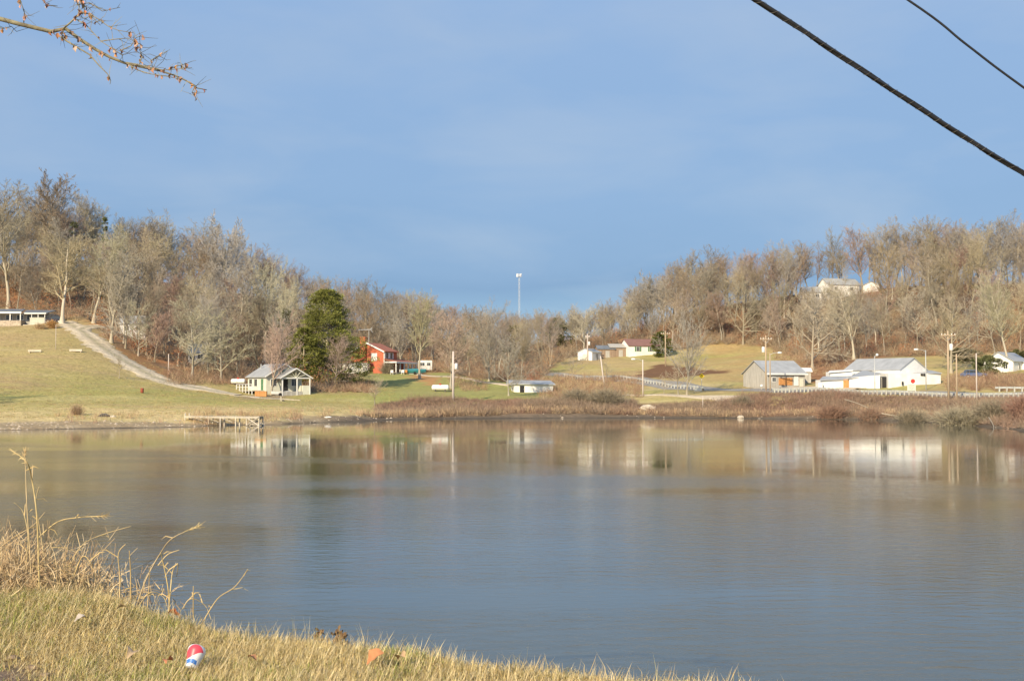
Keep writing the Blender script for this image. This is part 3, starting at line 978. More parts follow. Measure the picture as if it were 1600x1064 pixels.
evergreen(510, 236, 600, 451, 108, 'large olive green evergreen tree between the cabin and the brick house', 31, nclump=560, per=75, leaf=.22)
evergreen(474, 233, 600, 512, 52, 'lower evergreen leaning against the left side of the large one', 32, nclump=150, per=80, prof='r')
evergreen(447, 262, 600, 482, 32, 'narrow dark evergreen right behind the cabin roof', 33, (.09, .10, .04), 120, 60)
evergreen(1033, 335, 560, 519, 30, 'dark green cedar beside the white house with red roof', 34, (.10, .12, .03), 120, 70, 'r')
evergreen(161, 320, 430, 336, 16, 'green pine poking out of the left ridge wood', 35, (.13, .15, .05), 60, 50)
evergreen(112, 325, 430, 340, 26, 'dim green pine behind the pale sycamore on the left ridge', 36, (.11, .13, .06), 60, 50)
evergreen(872, 372, 545, 498, 44, 'hazy green evergreen in the wood left of the valley meadow', 37, (.13, .14, .06), 110, 60, 'r', .34)
evergreen(806, 340, 580, 508, 34, 'dull green evergreen half hidden in the middle wood', 38, (.14, .14, .06), 70, 45, 'r', .34)
evergreen(1475, 340, 520, 415, 26, 'dim green ivy covered tree high in the right hillside wood', 39, (.12, .12, .05), 50, 50)
evergreen(1590, 262, 575, 547, 30, 'dark evergreen bush behind the white house at the right edge', 40, (.10, .11, .05), 60, 50, 'r')
evergreen(1543, 232, 578, 556, 44, 'green leaning evergreen bush in front of the small right house', 42, (.13, .15, .07), 80, 60, 'r')
evergreen(1505, 262, 575, 545, 50, 'grey green evergreen thicket behind the blue car', 41, (.12, .115, .07), 80, 50, 'r')


# ------------------------------------------------------------------ brush, undergrowth, reeds (uncountable)
def sprays(name, base, hts, Kn, spread, width, cols, m='twig_vcol', up=.6, bend=.3, seg=2, seed=5, colj=.3):
    """base (N,3): each point throws Kn thin stems"""
    rng = np.random.default_rng(seed)
    N = len(base)
    b0 = np.repeat(base, Kn, 0); hh = np.repeat(hts, Kn) * rng.uniform(.5, 1.1, N * Kn)
    d = np.stack([rng.normal(0, 1, N * Kn), rng.normal(0, 1, N * Kn), np.full(N * Kn, 0.)], 1) * spread
    d[:, 2] = up * rng.uniform(.7, 1.3, N * Kn)
    d /= np.linalg.norm(d, axis=1, keepdims=True)
    p = b0 + np.concatenate([rng.normal(0, .25, (N * Kn, 2)), np.zeros((N * Kn, 1))], 1)
    pl = [p]
    for s in range(seg):
        d = d + rng.normal(0, bend, d.shape); d /= np.linalg.norm(d, axis=1, keepdims=True)
        p = p + d * (hh / seg)[:, None]; pl.append(p)
    pl = np.stack(pl, 1)
    v, f = thin_tris(rng, pl, np.full(N * Kn, width))
    c = np.repeat(np.repeat(cols, Kn, 0) * rng.uniform(1 - colj, 1 + colj, (N * Kn, 1)), 4 * seg, 0)
    o = mesh_np(name, v, f, M[m], cols=c)
    return o


def pal(n, cols, seed=3, w=None):
    r = np.random.default_rng(seed)
    return np.array(cols)[r.choice(len(cols), n, p=w)]


def scatter_px(n, x0, x1, d0f, d1f, seed, power=1.0):
    r = np.random.default_rng(seed)
    px = r.uniform(x0, x1, n)
    q = r.uniform(0, 1, n) ** power
    a_, b_ = d0f(px), d1f(px)
    D = a_ + (b_ - a_) * q
    x = (px - CX) / F * D; return np.stack([x, D, H(x, D)], 1), px


def shoreD(px):
    py = interp(shore, px)
    return 9000 / (py - 607)


frontD = lambda px: np.interp(px, np.arange(-400, 2001, 20), front)
rdD = lambda px: np.interp(px, [r[0] for r in ridge], [r[2] for r in ridge])

# forest undergrowth: denser and taller near the front edge
b_, bpx = scatter_px(5200, -120, 1720, lambda p: frontD(p) + 1.5, rdD, 51, 1.4)
keep = ~((bpx > 60) & (bpx < 162) & (b_[:, 1] < 275)) & ~((bpx > 520) & (bpx < 640) & (b_[:, 1] < 298)) & ~((bpx > 960) & (bpx < 1050) & (b_[:, 1] < 350)) & ~((bpx > -50) & (bpx < 75) & (b_[:, 1] < 280))
b_ = b_[keep]
b_ = b_[(to_px(b_[:, 0], b_[:, 1], b_[:, 2])[0] > 300) | (np.random.default_rng(58).random(len(b_)) < .45)]
o = sprays('undergrowth', b_, RNG.uniform(1.6, 4.6, len(b_)), 22, .55, .026, pal(len(b_), [(.34, .24, .16), (.32, .26, .18), (.40, .32, .21), (.38, .22, .14), (.30, .24, .18)]), seed=52)
tag(o, 'tangled brown undergrowth filling the woods on both hills', 'undergrowth', kind='stuff')

# lingering copper leaves
nL = 34000
b_, bpx = scatter_px(420, -80, 1700, lambda p: frontD(p) + 3, lambda p: np.minimum(rdD(p), frontD(p) + 70), 53, 1.2)
sel = np.random.default_rng(54).random(len(b_)) < np.where((bpx < 260) | ((bpx > 1080) & (bpx < 1260)) | (bpx > 1500), .8, .28)
b_ = b_[sel]
rr = np.random.default_rng(55)
ci = rr.integers(0, len(b_), nL)
hts = rr.uniform(2.5, 6.5, len(b_)); wds = rr.uniform(1.2, 2.6, len(b_))
dv = rr.normal(0, 1, (nL, 3)); dv /= np.linalg.norm(dv, axis=1, keepdims=True); dv *= rr.uniform(.2, 1, (nL, 1)) ** .6
pos = b_[ci] + dv * np.stack([wds[ci], wds[ci], hts[ci] * .5], 1) + np.stack([0 * hts[ci], 0 * hts[ci], hts[ci] * .55], 1)
d2 = rr.normal(0, 1, (nL, 3)); _, u, w = frames(d2)
s_ = rr.uniform(.06, .13, (nL, 1))
v = np.stack([pos - u * s_, pos + u * s_, pos + w * s_ * 1.6], 1).reshape(-1, 3)
lc = pal(len(b_), [(.50, .20, .09), (.42, .18, .08), (.52, .28, .12), (.38, .15, .09)], 56)[ci] * rr.uniform(.7, 1.25, (nL, 1))
o = mesh_np('dead_leaves', v, np.arange(nL * 3).reshape(-1, 3), M['needles'], cols=np.repeat(lc, 3, 0))
tag(o, 'copper brown leaves still hanging on saplings along the wood edges', 'leaves', kind='stuff')

# reddish brush along the far shore
sD = lambda p: shoreD(p)
topD = lambda p: np.interp(p, [590, 640, 800, 990, 1010, 1150, 1200, 1300, 1400, 1500, 1650], [202, 208, 213, 212, 207, 208, 211, 204, 198, 194, 187])
b_, bpx = scatter_px(6800, 588, 1680, lambda p: sD(p) + 3.5, topD, 61)
keep = ~((bpx > 993) & (bpx < 1016)); b_ = b_[keep]; bpx = bpx[keep]
hh = RNG.uniform(.9, 2.1, len(b_)) * np.where((bpx > 1000) & (bpx < 1150), .62, 1)
hh = hh * np.where((bpx > 800) & (bpx < 990), 1.0, 1) * np.where(bpx < 800, .72, .9) * np.where(bpx > 1200, .72, 1)
cn = sm(.5 + .6 * wob(b_[:, 0], b_[:, 1], 4.5, 63) + .25 * wob(b_[:, 0], b_[:, 1], 1.2, 64))[:, None]
hh = hh * (.55 + .75 * sm(.5 + .6 * wob(b_[:, 0], b_[:, 1], 3.2, 65)))
ca_ = pal(len(b_), [(.34, .20, .15), (.29, .19, .14), (.37, .25, .18), (.26, .18, .14)], 66)
cb_ = pal(len(b_), [(.38, .31, .22), (.33, .28, .21), (.44, .35, .23), (.30, .24, .18)], 67)
o = sprays('shoreline_brush', b_, hh, 24, .6, .019, (ca_ * (1 - cn * .6) + cb_ * cn * .6) * .9, seed=62)
tag(o, 'low reddish brown brush lining the far shore', 'brush', kind='stuff')
# pale reeds at its foot
b_, bpx = scatter_px(1500, 560, 1500, lambda p: sD(p) + 3.6, lambda p: sD(p) + 6.5, 63)
keep = ((bpx > 600) & (bpx < 780)) | (np.random.default_rng(64).random(len(bpx)) < .5); b_ = b_[keep]
o = sprays('dead_reeds', b_, RNG.uniform(.5, 1.25, len(b_)), 14, .16, .022, pal(len(b_), [(.52, .38, .25), (.48, .36, .22), (.42, .28, .18)]), seed=65, up=1, bend=.08)
tag(o, 'pale dead reeds at the foot of the shoreline brush', 'reeds', kind='stuff')
# sparse weeds round the dock and on the mud
b_, bpx = scatter_px(420, 90, 590, lambda p: sD(p) + 4, lambda p: sD(p) + 13, 66)
keep = ((bpx > 300) & (bpx < 470)) | (np.random.default_rng(67).random(len(bpx)) < .22); b_ = b_[keep]
o = sprays('shore_weeds', b_, RNG.uniform(.4, 1.5, len(b_)), 12, .35, .016, pal(len(b_), [(.45, .32, .2), (.40, .25, .17), (.5, .4, .22)]), seed=68, up=1, bend=.15)
tag(o, 'sparse dry weeds on the left beach around the dock', 'weeds', kind='stuff')
# brush on slopes by the brick house, meadow bank and right verge
lst = []
for (x0, x1, y0, y1, n_b) in ((484, 585, 596, 614, 420), (845, 1000, 590, 622, 520), (1480, 1640, 588, 612, 420), (1230, 1360, 560, 590, 200), (700, 760, 586, 612, 90), (1210, 1290, 548, 566, 160), (260, 400, 585, 602, 260)):
    for k in range(n_b):
        g_ = hit(random.uniform(x0, x1), random.uniform(y0, y1)); lst.append(tuple(g_))
lst = np.array(lst)
o = sprays('slope_brush', lst, RNG.uniform(.7, 2.2, len(lst)), 20, .55, .02, pal(len(lst), [(.34, .21, .14), (.37, .27, .17), (.30, .2, .14), (.42, .32, .2)]), seed=70)
tag(o, 'thin brown brush on the banks between lawns and road', 'brush', kind='stuff')

# grass fringe on the far lawn so that it does not look shaved
lst = []
for k in range(9000):
    px = random.uniform(-20, 620); py = random.uniform(520, 653)
    p = P(px, py, 1.0)
    lst.append((px, py))
pts_l = []
for k in range(0, 9000, 1):
    D = random.uniform(150, 262); px = lst[k][0]
    x = (px - CX) / F * D; z = float(H(x, D)); q = to_px(x, D, z)[1]
    if z > .8 and D < float(frontD(px)) - 2: pts_l.append((x, D, z))
pts_l = np.array(pts_l)
o = sprays('lawn_tufts', pts_l, RNG.uniform(.08, .3, len(pts_l)), 8, .8, .018, pal(len(pts_l), [(.46, .37, .17), (.30, .30, .10), (.40, .33, .15), (.36, .25, .13)]), seed=71)
tag(o, 'short uneven winter grass tufts on the left lawn', 'grass', kind='stuff')


def bush(px, D, w_m, h_m, label, cols, seed, Kn=1100, flat=.55, name='bare_bush'):
    g_ = G(px, D)
    rng = np.random.default_rng(seed)
    N = Kn
    a = rng.uniform(0, 2 * np.pi, N)
    b0 = np.stack([rng.normal(0, w_m * .10, N), rng.normal(0, w_m * .07, N), np.full(N, -.1)], 1)
    el_ = rng.uniform(.15, 1.0, N) ** flat * math.pi / 2
    d = np.stack([np.cos(a) * np.cos(el_), np.sin(a) * np.cos(el_) * .7, np.sin(el_)], 1)
    L = rng.uniform(.55, 1.05, N) * np.sqrt((w_m / 2 * np.cos(el_)) ** 2 + (h_m * np.sin(el_)) ** 2)
    pl = [b0]; p = b0
    for s in range(4):
        d = d + rng.normal(0, .12, d.shape) - np.array([0, 0, .10]) * s; d /= np.linalg.norm(d, axis=1, keepdims=True)
        p = p + d * (L / 4)[:, None]; p[:, 2] = np.maximum(p[:, 2], -.1); pl.append(p)
    pl = np.stack(pl, 1)
    c1, L1, R1 = branches(rng, pl, L, np.full(N, .02), 3, .3, 1, .6, .35, .05, 2, .15)
    v1, f1 = thin_tris(rng, pl, np.full(N, .021)); v2, f2 = thin_tris(rng, c1, np.full(len(c1), .014))
    v, f = cat_mesh([(v1, f1), (v2, f2)])
    cc = np.array(cols)[rng.integers(0, len(cols), len(v) // 4)] * rng.uniform(.7, 1.3, (len(v) // 4, 1))
    o = mesh_np(name, v, f, M['twig_vcol'], cols=np.repeat(cc, 4, 0))
    o.location = g_
    return tag(o, label, 'bush')


gry = [(.30, .26, .19), (.26, .23, .17), (.36, .31, .22), (.22, .18, .13)]
bush(948, 207, 9.5, 3.0, 'big grey green mound of bare shrub on the shore left of the boulder', gry, 81, 1500)
bush(900, 208, 7, 2.8, 'grey bare shrub touching the left side of the big mound', gry, 82, 900)
bush(1160, 202, 4.2, 2.0, 'grey bare shrub on the shore below the grey barn', gry, 83, 700)
bush(1300, 188, 8, 1.8, 'brown tangled shrub on the shore below the small white annex', [(.33, .2, .14), (.28, .18, .13)], 84, 700)
bush(1425, 172, 7, 2.0, 'tangled bare shrub overhanging the water below the sign board', gry, 85, 900)
bush(1500, 158, 9, 2.6, 'pale fallen brush pile sprawling to the water at the right', [(.42, .38, .27), (.36, .32, .23), (.28, .24, .18)], 86, 1400, flat=.8, name='brush_pile')
bush(1555, 156, 8, 2.7, 'dark grey bare shrub above the black bank at the right', gry, 87, 1200)
bush(1608, 150, 8, 3.0, 'reddish bare shrub at the right edge of the shore', [(.34, .2, .15), (.28, .17, .13)], 88, 1000)
bush(1360, 184, 6, 1.8, 'brown shrub on the shore under the middle of the guardrail', [(.33, .2, .14), (.30, .22, .16)], 89, 600)
bush(121, 158, 2.2, 1.5, 'small round dry bush on the left beach lawn edge', [(.42, .30, .2), (.38, .27, .18)], 90, 260)
bush(79, 258, 3.2, 1.9, 'orange tan shrub beside the ranch house porch', [(.55, .33, .13), (.48, .28, .12)], 91, 500)
bush(62, 256, 4.2, 1.2, 'low pale shrub row in front of the ranch house deck', [(.45, .33, .2), (.5, .36, .2)], 92, 400)
bush(603, 284, 3.4, 3.2, 'grey leafless bush at the corner of the brick house', gry, 93, 400)


# ------------------------------------------------------------------ buildings
def window(parent, T, x, z, w, h, shutter=None, frame='white', pane='glass'):
    """on a wall plane whose outward normal is local -y of T"""
    f = MB()
    f.box(x - w / 2 - .09, x + w / 2 + .09, -.05, .02, z - h / 2 - .09, z + h / 2 + .09, T)
    fo = f.build('window', frame, parent)
    p = MB()
    g = .035
    p.box(x - w / 2, x - g, -.07, -.045, z - h / 2, z + h / 2, T); p.box(x + g, x + w / 2, -.07, -.045, z - h / 2, z + h / 2, T)
    p.build('pane', pane, fo)
    if shutter:
        for s in (-1, 1):
            xs = x + s * (w / 2 + .32)
            MB().box(xs - .2, xs + .2, -.06, .02, z - h / 2 - .05, z + h / 2 + .05, T).build('shutter', shutter, parent)


def door(parent, T, x, z0, w, h, m='white'):
    d = MB().box(x - w / 2, x + w / 2, -.06, .02, z0, z0 + h, T).build('door', m, parent)
    MB().box(x + w / 2 - .16, x + w / 2 - .08, -.11, -.06, z0 + 1, z0 + 1.08, T).build('handle', 'galv', d)


def side(W, D, s):
    """transform of a wall: f(-y) b(+y) l(-x) r(+x)"""
    return {'f': TR(0, -D / 2, 0), 'b': RZ(180) @ TR(0, -D / 2, 0), 'l': RZ(-90) @ TR(0, -W / 2, 0), 'r': RZ(90) @ TR(0, -W / 2, 0)}[s]


# cabin by the lawn
g_ = G(429, 219)
cab = thing('cabin', 'small pale green cabin with metal roof and gabled porch on the left shore lawn', 'house', (g_.x, g_.y, g_.z - .05), math.radians(123))
W, D_ = 8.2, 6.4
MB().gable(W, D_, -1.2, 2.7, 4.7).build('wall', 'cream', cab)
MB().roof(W, D_, 2.7, 4.7, .4, .12).build('roof', 'metal_roof', cab)
Tb = side(W, D_, 'b'); Tl = side(W, D_, 'l')
for x_ in (-2.7, -.4): window(cab, Tb, x_, 1.6, 1.2, 1.2)
door(cab, Tb, 2.4, .2, .95, 2.0, 'green')
window(cab, Tl, -.2, 3.6, .5, .6, pane='green')
window(cab, Tl, -1.9, 1.6, .9, 1.1); window(cab, Tl, 1.8, 1.6, .9, 1.1)
door(cab, Tl, .2, .1, .95, 2.05, 'dark')
# gabled porch in front of the gable end (its own ridge along local x too)
Tp = TR(-W / 2 - 1.5, -.9, 0)
MB().roof(3.0, 5.4, 2.35, 3.9, .2, .12, Tp).build('porch_roof', 'metal_roof', cab)
pw = 5.4
for y_ in (-2.5, -.2, 2.4):
    MB().box(-W / 2 - 2.95, -W / 2 - 2.8, y_ - .98, y_ - .82, -.9, 2.4).build('porch_post', 'white', cab)
MB().box(-W / 2 - 2.95, -W / 2 - 2.8, -3.55, 1.75, 2.25, 2.42).build('truss_beam', 'white', cab)
for a_ in (-1.6, -.8, 0, .8, 1.6):
    p0 = Vector((-W / 2 - 2.88, -.9, 2.4)); p1 = Vector((-W / 2 - 2.88, -.9 + a_ * 1.0, 3.75 - abs(a_) * .55))
    MB().tube([p0, p1], .05, 4).build('truss_strut', 'cream', cab)
for s in (-1, 1):
    MB().slab([(-W / 2 - 3.22, -.9, 4.03), (-W / 2 - 3.12, -.9, 4.03), (-W / 2 - 3.12, -.9 + s * 2.95, 2.36), (-W / 2 - 3.22, -.9 + s * 2.95, 2.36)][::s], .17).build('fascia', 'white', cab)
    MB().slab([(-W / 2 - .52, 0, 4.86), (-W / 2 - .42, 0, 4.86), (-W / 2 - .42, s * 3.6, 2.62), (-W / 2 - .52, s * 3.6, 2.62)][::s], .2).build('fascia', 'white', cab)
MB().box(-W / 2 - 2.9, -W / 2 - .02, -3.5, -2.1, -.9, 1.1).build('porch_wall', 'cream', cab)
MB().box(-W / 2 - 2.9, -W / 2 - .02, -2.0, 1.7, -.9, .12).build('porch_floor', 'grey_wood', cab)
# deck with rail on the side that faces left
MB().box(-3.4, 3.9, D_ / 2 + .02, D_ / 2 + 2.2, .15, .32).build('deck', 'plank', cab)
for x_ in np.linspace(-3.3, 3.8, 6):
    MB().box(x_ - .06, x_ + .06, D_ / 2 + 2.1, D_ / 2 + 2.22, -1.2, 1.25).build('deck_post', 'white', cab)
MB().box(-3.4, 3.9, D_ / 2 + 2.09, D_ / 2 + 2.2, 1.26, 1.34).box(-3.4, 3.9, D_ / 2 + 2.12, D_ / 2 + 2.17, .78, .85).build('deck_rail', 'white', cab)
MB().tube([(2.9, 1.3, 3), (2.9, 1.3, 4.8)], .09, 8).build('flue_pipe', 'galv', cab)


def block(name, label, cat, px, pyb, w, d_, h, m, rz=0, D=None, lift=0):
    g_ = hit(px, pyb) if D is None else G(px, D)
    r = thing(name, label, cat, (g_.x, g_.y, g_.z + lift), rz)
    mb = MB()
    n_p = max(3, int(w / .35))
    for i in range(n_p):
        x0 = -w / 2 + w * i / n_p
        MB().box(x0 + .01, x0 + w / n_p - .01, -d_ / 2, -d_ / 2 + .05, 0, h).build('board', m, r)
    MB().box(-w / 2, w / 2, -d_ / 2 + .05, d_ / 2, -.2, h - .02).build('frame', m, r)
    return r


block('wooden_planter', 'orange boarded planter box left of the tree in front of the cabin', 'planter', 408, 610.5, 1.9, .8, .85, 'orange', D=210)


def gas_tank(px, pyb, L, r_, label, D=None, rz=0):
    g_ = hit(px, pyb) if D is None else G(px, D)
    t_ = thing('gas_tank', label, 'gas tank', g_, rz, )
    prof = [(.02, -L / 2)] + [(r_ * math.sin(a), -L / 2 + r_ * .6 * (1 - math.cos(a))) for a in np.linspace(.3, math.pi / 2, 5)] + \
           [(r_ * math.sin(a), L / 2 - r_ * .6 * (1 - math.cos(a))) for a in np.linspace(math.pi / 2, .3, 5)] + [(.02, L / 2)]
    MB().lathe(prof, 18, TR(0, 0, r_ + .25), 'x').build('tank', 'white', t_, True)
    for s in (-1, 1): MB().box(s * L * .28 - .1, s * L * .28 + .1, -r_ * .7, r_ * .7, -.3, .42).build('foot', 'darkrock', t_)
    MB().lathe([(.22, 0), (.24, .12), (.15, .26)], 12, TR(0, 0, r_ * 2 + .2)).build('valve_cover', 'red', t_)
    return t_


gas_tank(688, 612, 3.2, .5, 'white gas tank with red cap on the lawn near the white pole')
gas_tank(372, 605, 2.6, .45, 'white gas tank with red cap at the left side of the cabin', D=228)


# simple boats, cars, camper
def boat(px, D, L, label, m, rz=0, lift=0.0, cover=None):
    g_ = G(px, D)
    b_ = thing('boat', label, 'boat', (g_.x, g_.y, g_.z + lift), rz)
    st = [(-.5, .38, .15), (-.3, .42, .12), (0, .42, .1), (.25, .34, .12), (.42, .16, .3), (.5, .02, .55)]
    vs, fs = [], []
    for (u, w, k) in st:
        x = u * L; ww = w * L * .42
        vs += [(x, -ww, .75 + k * .3), (x, -ww * .7, .25 + k * .4), (x, 0, .1 + k * .9), (x, ww * .7, .25 + k * .4), (x, ww, .75 + k * .3)]
    for i in range(len(st) - 1):
        for k in range(4): fs.append((i * 5 + k, i * 5 + k + 1, i * 5 + 5 + k + 1, i * 5 + 5 + k))
    fs.append((0, 1, 2, 3, 4)); fs.append((25, 26, 27, 28, 29))
    MB().add(vs, fs).build('hull', m, b_)
    vs = []
    for (u, w, k) in st:
        x = u * L; ww = w * L * .42
        vs += [(x, -ww - .02, .76 + k * .3), (x, 0, .76 + k * .3 + (.45 if cover else .02) * (1 - abs(u)) ), (x, ww + .02, .76 + k * .3)]
    fs = []
    for i in range(len(st) - 1):
        for k in range(2): fs.append((i * 3 + k, i * 3 + k + 1, i * 3 + 3 + k + 1, i * 3 + 3 + k))
    MB().add(vs, fs).build('boat_cover' if cover else 'deck', cover or 'dark', b_)
    MB().box(-L * .3, L * .3, -.5, .5, .0, .12).build('trailer', 'galv', b_)
    for s in (-1, 1):
        MB().lathe([(.28, -.08), (.3, 0), (.28, .08)], 14, TR(0, s * .8, .22) @ Matrix.Rotation(math.pi / 2, 4, 'X')).build('wheel', 'black', b_)
    return b_


boat(438, 213, 3.0, 'small white boat on the grass in front of the cabin porch', 'white', rz=math.radians(10), lift=-.1)
boat(648, 286, 5.0, 'boat under a teal tarp on the lawn edge right of the brick house', 'teal', rz=math.radians(5), cover='teal')


def car(px, D, label, m, L=4.4, rz=0, lift=0, name='parked_car'):
    g_ = G(px, D)
    c = thing(name, label, 'car', (g_.x, g_.y, g_.z + lift), rz)
    w = .88
    pr = [(-.5, .35), (-.5, .75), (-.46, .88), (-.2, .92), (.24, .92), (.47, .80), (.5, .6), (.5, .35)]
    vs = [(x * L, s * w, z) for s in (-1, 1) for x, z in pr]; k = len(pr)
    MB().add(vs, [tuple(range(k)), tuple(range(2 * k - 1, k - 1, -1))] + [(i, i + k, (i + 1) % k + k, (i + 1) % k) for i in range(k)]).build('body', m, c)
    pr = [(-.42, .92), (-.33, 1.38), (.05, 1.42), (.24, .92)]
    vs = [(x * L, s * w * (.96 if z < 1 else .78), z) for s in (-1, 1) for x, z in pr]; k = 4
    MB().add(vs, [(0, 1, 2, 3), (7, 6, 5, 4)] + [(i, i + k, (i + 1) % k + k, (i + 1) % k) for i in range(k)]).build('window', 'glass', c)
    MB().box(-.33 * L, .05 * L, -.7, .7, 1.40, 1.47).build('roof', m, c)
    for sx_ in (-.31, .32):
        for s in (-1, 1):
            wh = MB().lathe([(.3, -.11), (.33, -.08), (.33, .08), (.3, .11)], 16, TR(sx_ * L, s * (w - .06), .33) @ Matrix.Rotation(math.pi / 2, 4, 'X')).build('wheel', 'black', c)
            MB().lathe([(.17, -.12), (.18, 0), (.17, .12)], 12, TR(sx_ * L, s * (w - .06), .33) @ Matrix.Rotation(math.pi / 2, 4, 'X')).build('rim', 'galv', wh)
    for s in (-1, 1): MB().box(L * .49, L * .505, s * .62 - .16, s * .62 + .16, .62, .76).build('headlight', 'lamp_glass', c)
    return c


car(1522, 226, 'blue parked car on the grass above the right guardrail', 'blue', 4.3, 0)
M['navy'] = mat('navy_paint', (.03, .035, .06), .35)
car(84, 268, 'dark navy car parked between the ranch house and the pale sycamore', 'navy', 3.4, math.radians(185))

g_ = G(664, 304)
cmp_ = thing('camper', 'white camper trailer behind the pale tree right of the brick house', 'camper', g_, math.radians(8))
MB().box(-1.6, 1.6, -1, 1, .45, 2.7).build('body', 'white', cmp_)
window(cmp_, TR(0, -1, 0), -.7, 1.8, .9, .6, frame='galv'); window(cmp_, TR(0, -1, 0), .8, 1.8, .7, .6, frame='galv')
for s in (-1, 1): MB().lathe([(.3, -.1), (.33, 0), (.3, .1)], 14, TR(0, s * .95, .33) @ Matrix.Rotation(math.pi / 2, 4, 'X')).build('wheel', 'black', cmp_)

# brick house
g_ = G(584, 290)
bh = thing('brick_house', 'red brick two storey house with chimney in its gable and a long porch', 'house', (g_.x, g_.y, g_.z - .1), math.radians(73))
W, D_ = 7.4, 8.2
MB().gable(W, D_, -1.5, 4.9, 6.7).build('wall', 'brick', bh)
MB().roof(W, D_, 4.9, 6.7, .4, .16).build('roof', 'red_roof', bh)
for s in (-1, 1): MB().slab([(-W / 2 - .53, 0, 6.9), (-W / 2 - .4, 0, 6.9), (-W / 2 - .4, s * 4.25, 4.85), (-W / 2 - .53, s * 4.25, 4.85)][::s], .34).build('bargeboard', 'white', bh)
MB().box(-W / 2 - .8, -W / 2 - .02, .25, 1.45, -1.5, 7.8).box(-W / 2 - .9, -W / 2 + .08, .15, 1.55, 7.8, 8.05).build('chimney', 'brick', bh)
Tl, Tf = side(W, D_, 'l'), side(W, D_, 'f')
fo = MB().box(.95, 2.35, -.06, .02, 2.75, 4.45, Tl).build('window', 'white', bh)
MB().box(1.1, 2.2, -.1, -.055, 2.9, 4.3, Tl).build('blind', 'white', fo)
for x_ in (-2.2, .3): window(bh, Tf, x_, 3.95, 1.3, 1.25, shutter='white')
MB().box(-W / 2 - .08, -W / 2 + .1, -D_ / 2 - .07, -D_ / 2 + .12, -1.5, 4.9).build('corner_board', 'white', bh)
# porch along the right side, running on past the house
PX1 = 8.8
MB().slab([(-W / 2 - .3, -D_ / 2 - 3.0, 2.55), (PX1, -D_ / 2 - 3.0, 2.55), (PX1, -D_ / 2 + .0, 3.15), (-W / 2 - .3, -D_ / 2 + .0, 3.15)], .16).build('porch_roof', 'red_roof', bh)
MB().box(-W / 2 - .36, -W / 2 - .31, -D_ / 2 - 3.05, -D_ / 2, 2.25, 2.55).box(-W / 2 - .3, PX1, -D_ / 2 - 3.06, -D_ / 2 - 3.01, 2.2, 2.56).build('porch_fascia', 'white', bh)
for x_ in np.linspace(-W / 2 + .1, PX1 - .3, 6):
    MB().box(x_ - .11, x_ + .11, -D_ / 2 - 2.9, -D_ / 2 - 2.68, -1.2, 2.3).build('porch_post', 'white', bh)
MB().box(-W / 2 - .2, PX1, -D_ / 2 - 2.95, -D_ / 2 - .02, -1.2, .2).build('porch_floor', 'stone', bh)
MB().box(W / 2 + .02, PX1 + .2, -D_ / 2 + .02, D_ / 2 - .6, -1.2, 3.0).build('wing_wall', 'brick', bh)
MB().box(W / 2 + .45, PX1 + .5, -D_ / 2 + .03, D_ / 2 - .3, 3.0, 3.25).build('wing_roof', 'red_roof', bh)
for x_ in (-2.4, 1.0, 4.5): window(bh, Tf, x_, 1.35, 1.1, 1.3)
door(bh, Tf, -.8, .2, .95, 2.05)
# white lower wing at the gable end
MB().box(-W / 2 - 2.3, -W / 2 - .81, -1.0, 8.6, -1.5, 2.35).build('garage_wall', 'white', bh)
MB().box(-W / 2 - 2.6, -W / 2 - .82, -1.3, 8.9, 2.35, 2.55).build('garage_roof', 'red_roof', bh)
Tg = RZ(-90) @ TR(0, -W / 2 - 2.3, 0)
for x_ in (-6.8, -3.9, -1.2):
    MB().box(x_ - 1.1, x_ + 1.1, -.05, .02, -.9, 1.7, Tg).build('garage_door', 'cream', bh)
ant = thing('tv_antenna', 'metal television antenna on a mast above the brick house chimney', 'antenna', (G(576, 293).x, 293, g_.z))
MB().tube([(0, 0, 0), (0, 0, 9.9)], .07, 6).build('mast', 'galv', ant)
MB().tube([(-2.4, 0, 9.85), (.8, 0, 9.95)], .10, 5).build('boom', 'galv', ant)
for k, x_ in enumerate(np.linspace(-2.3, .3, 8)):
    MB().tube([(x_, -.5 - k * .05, 9.87), (x_, .5 + k * .05, 9.87)], .05, 4).build('element', 'galv', ant)
for s in (-1, 1): MB().tube([(.2, 0, 9.92), (.85, 0, 9.92 + s * .55)], .07, 4).build('reflector', 'galv', ant)

# things standing on the brick house porch
for i, (px, D, m, lab) in enumerate(((612, 283, 'white', 'white chair at the left end of the brick house porch'), (629, 284, 'white', 'white chair beside the porch door of the brick house'), (634, 284.5, 'orange', 'orange chair on the brick house porch'))):
    q = G(px, D)
    c = thing('porch_chair', lab, 'chair', q)
    MB().box(-.3, .3, -.3, .3, .38, .46).build('seat', m, c)
    MB().box(-.3, .3, .24, .3, .46, 1.0).build('backrest', m, c)
    for sx_ in (-1, 1):
        for sy_ in (-1, 1): MB().box(sx_ * .27 - .03, sx_ * .27 + .03, sy_ * .26 - .03, sy_ * .26 + .03, -.3, .38).build('leg', m, c)

# low white boathouse
g_ = G(833, 236)
bt = thing('boathouse', 'long low white shed with flat grey roof behind the shore brush', 'shed', (g_.x, g_.y, P(833, 613, 236).z), math.radians(6))
MB().box(-3.8, 3.4, -2.2, 2.2, -1.5, 1.35).build('wall', 'white', bt)
MB().slab([(-5.2, -2.6, 1.62), (3.8, -2.6, 1.5), (3.6, 2.6, 2.2), (-4.6, 2.6, 2.3)], .16).build('roof', 'metal_roof', bt)
door(bt, TR(0, -2.2, 0), -2.3, -.5, .8, 1.7, 'dark')

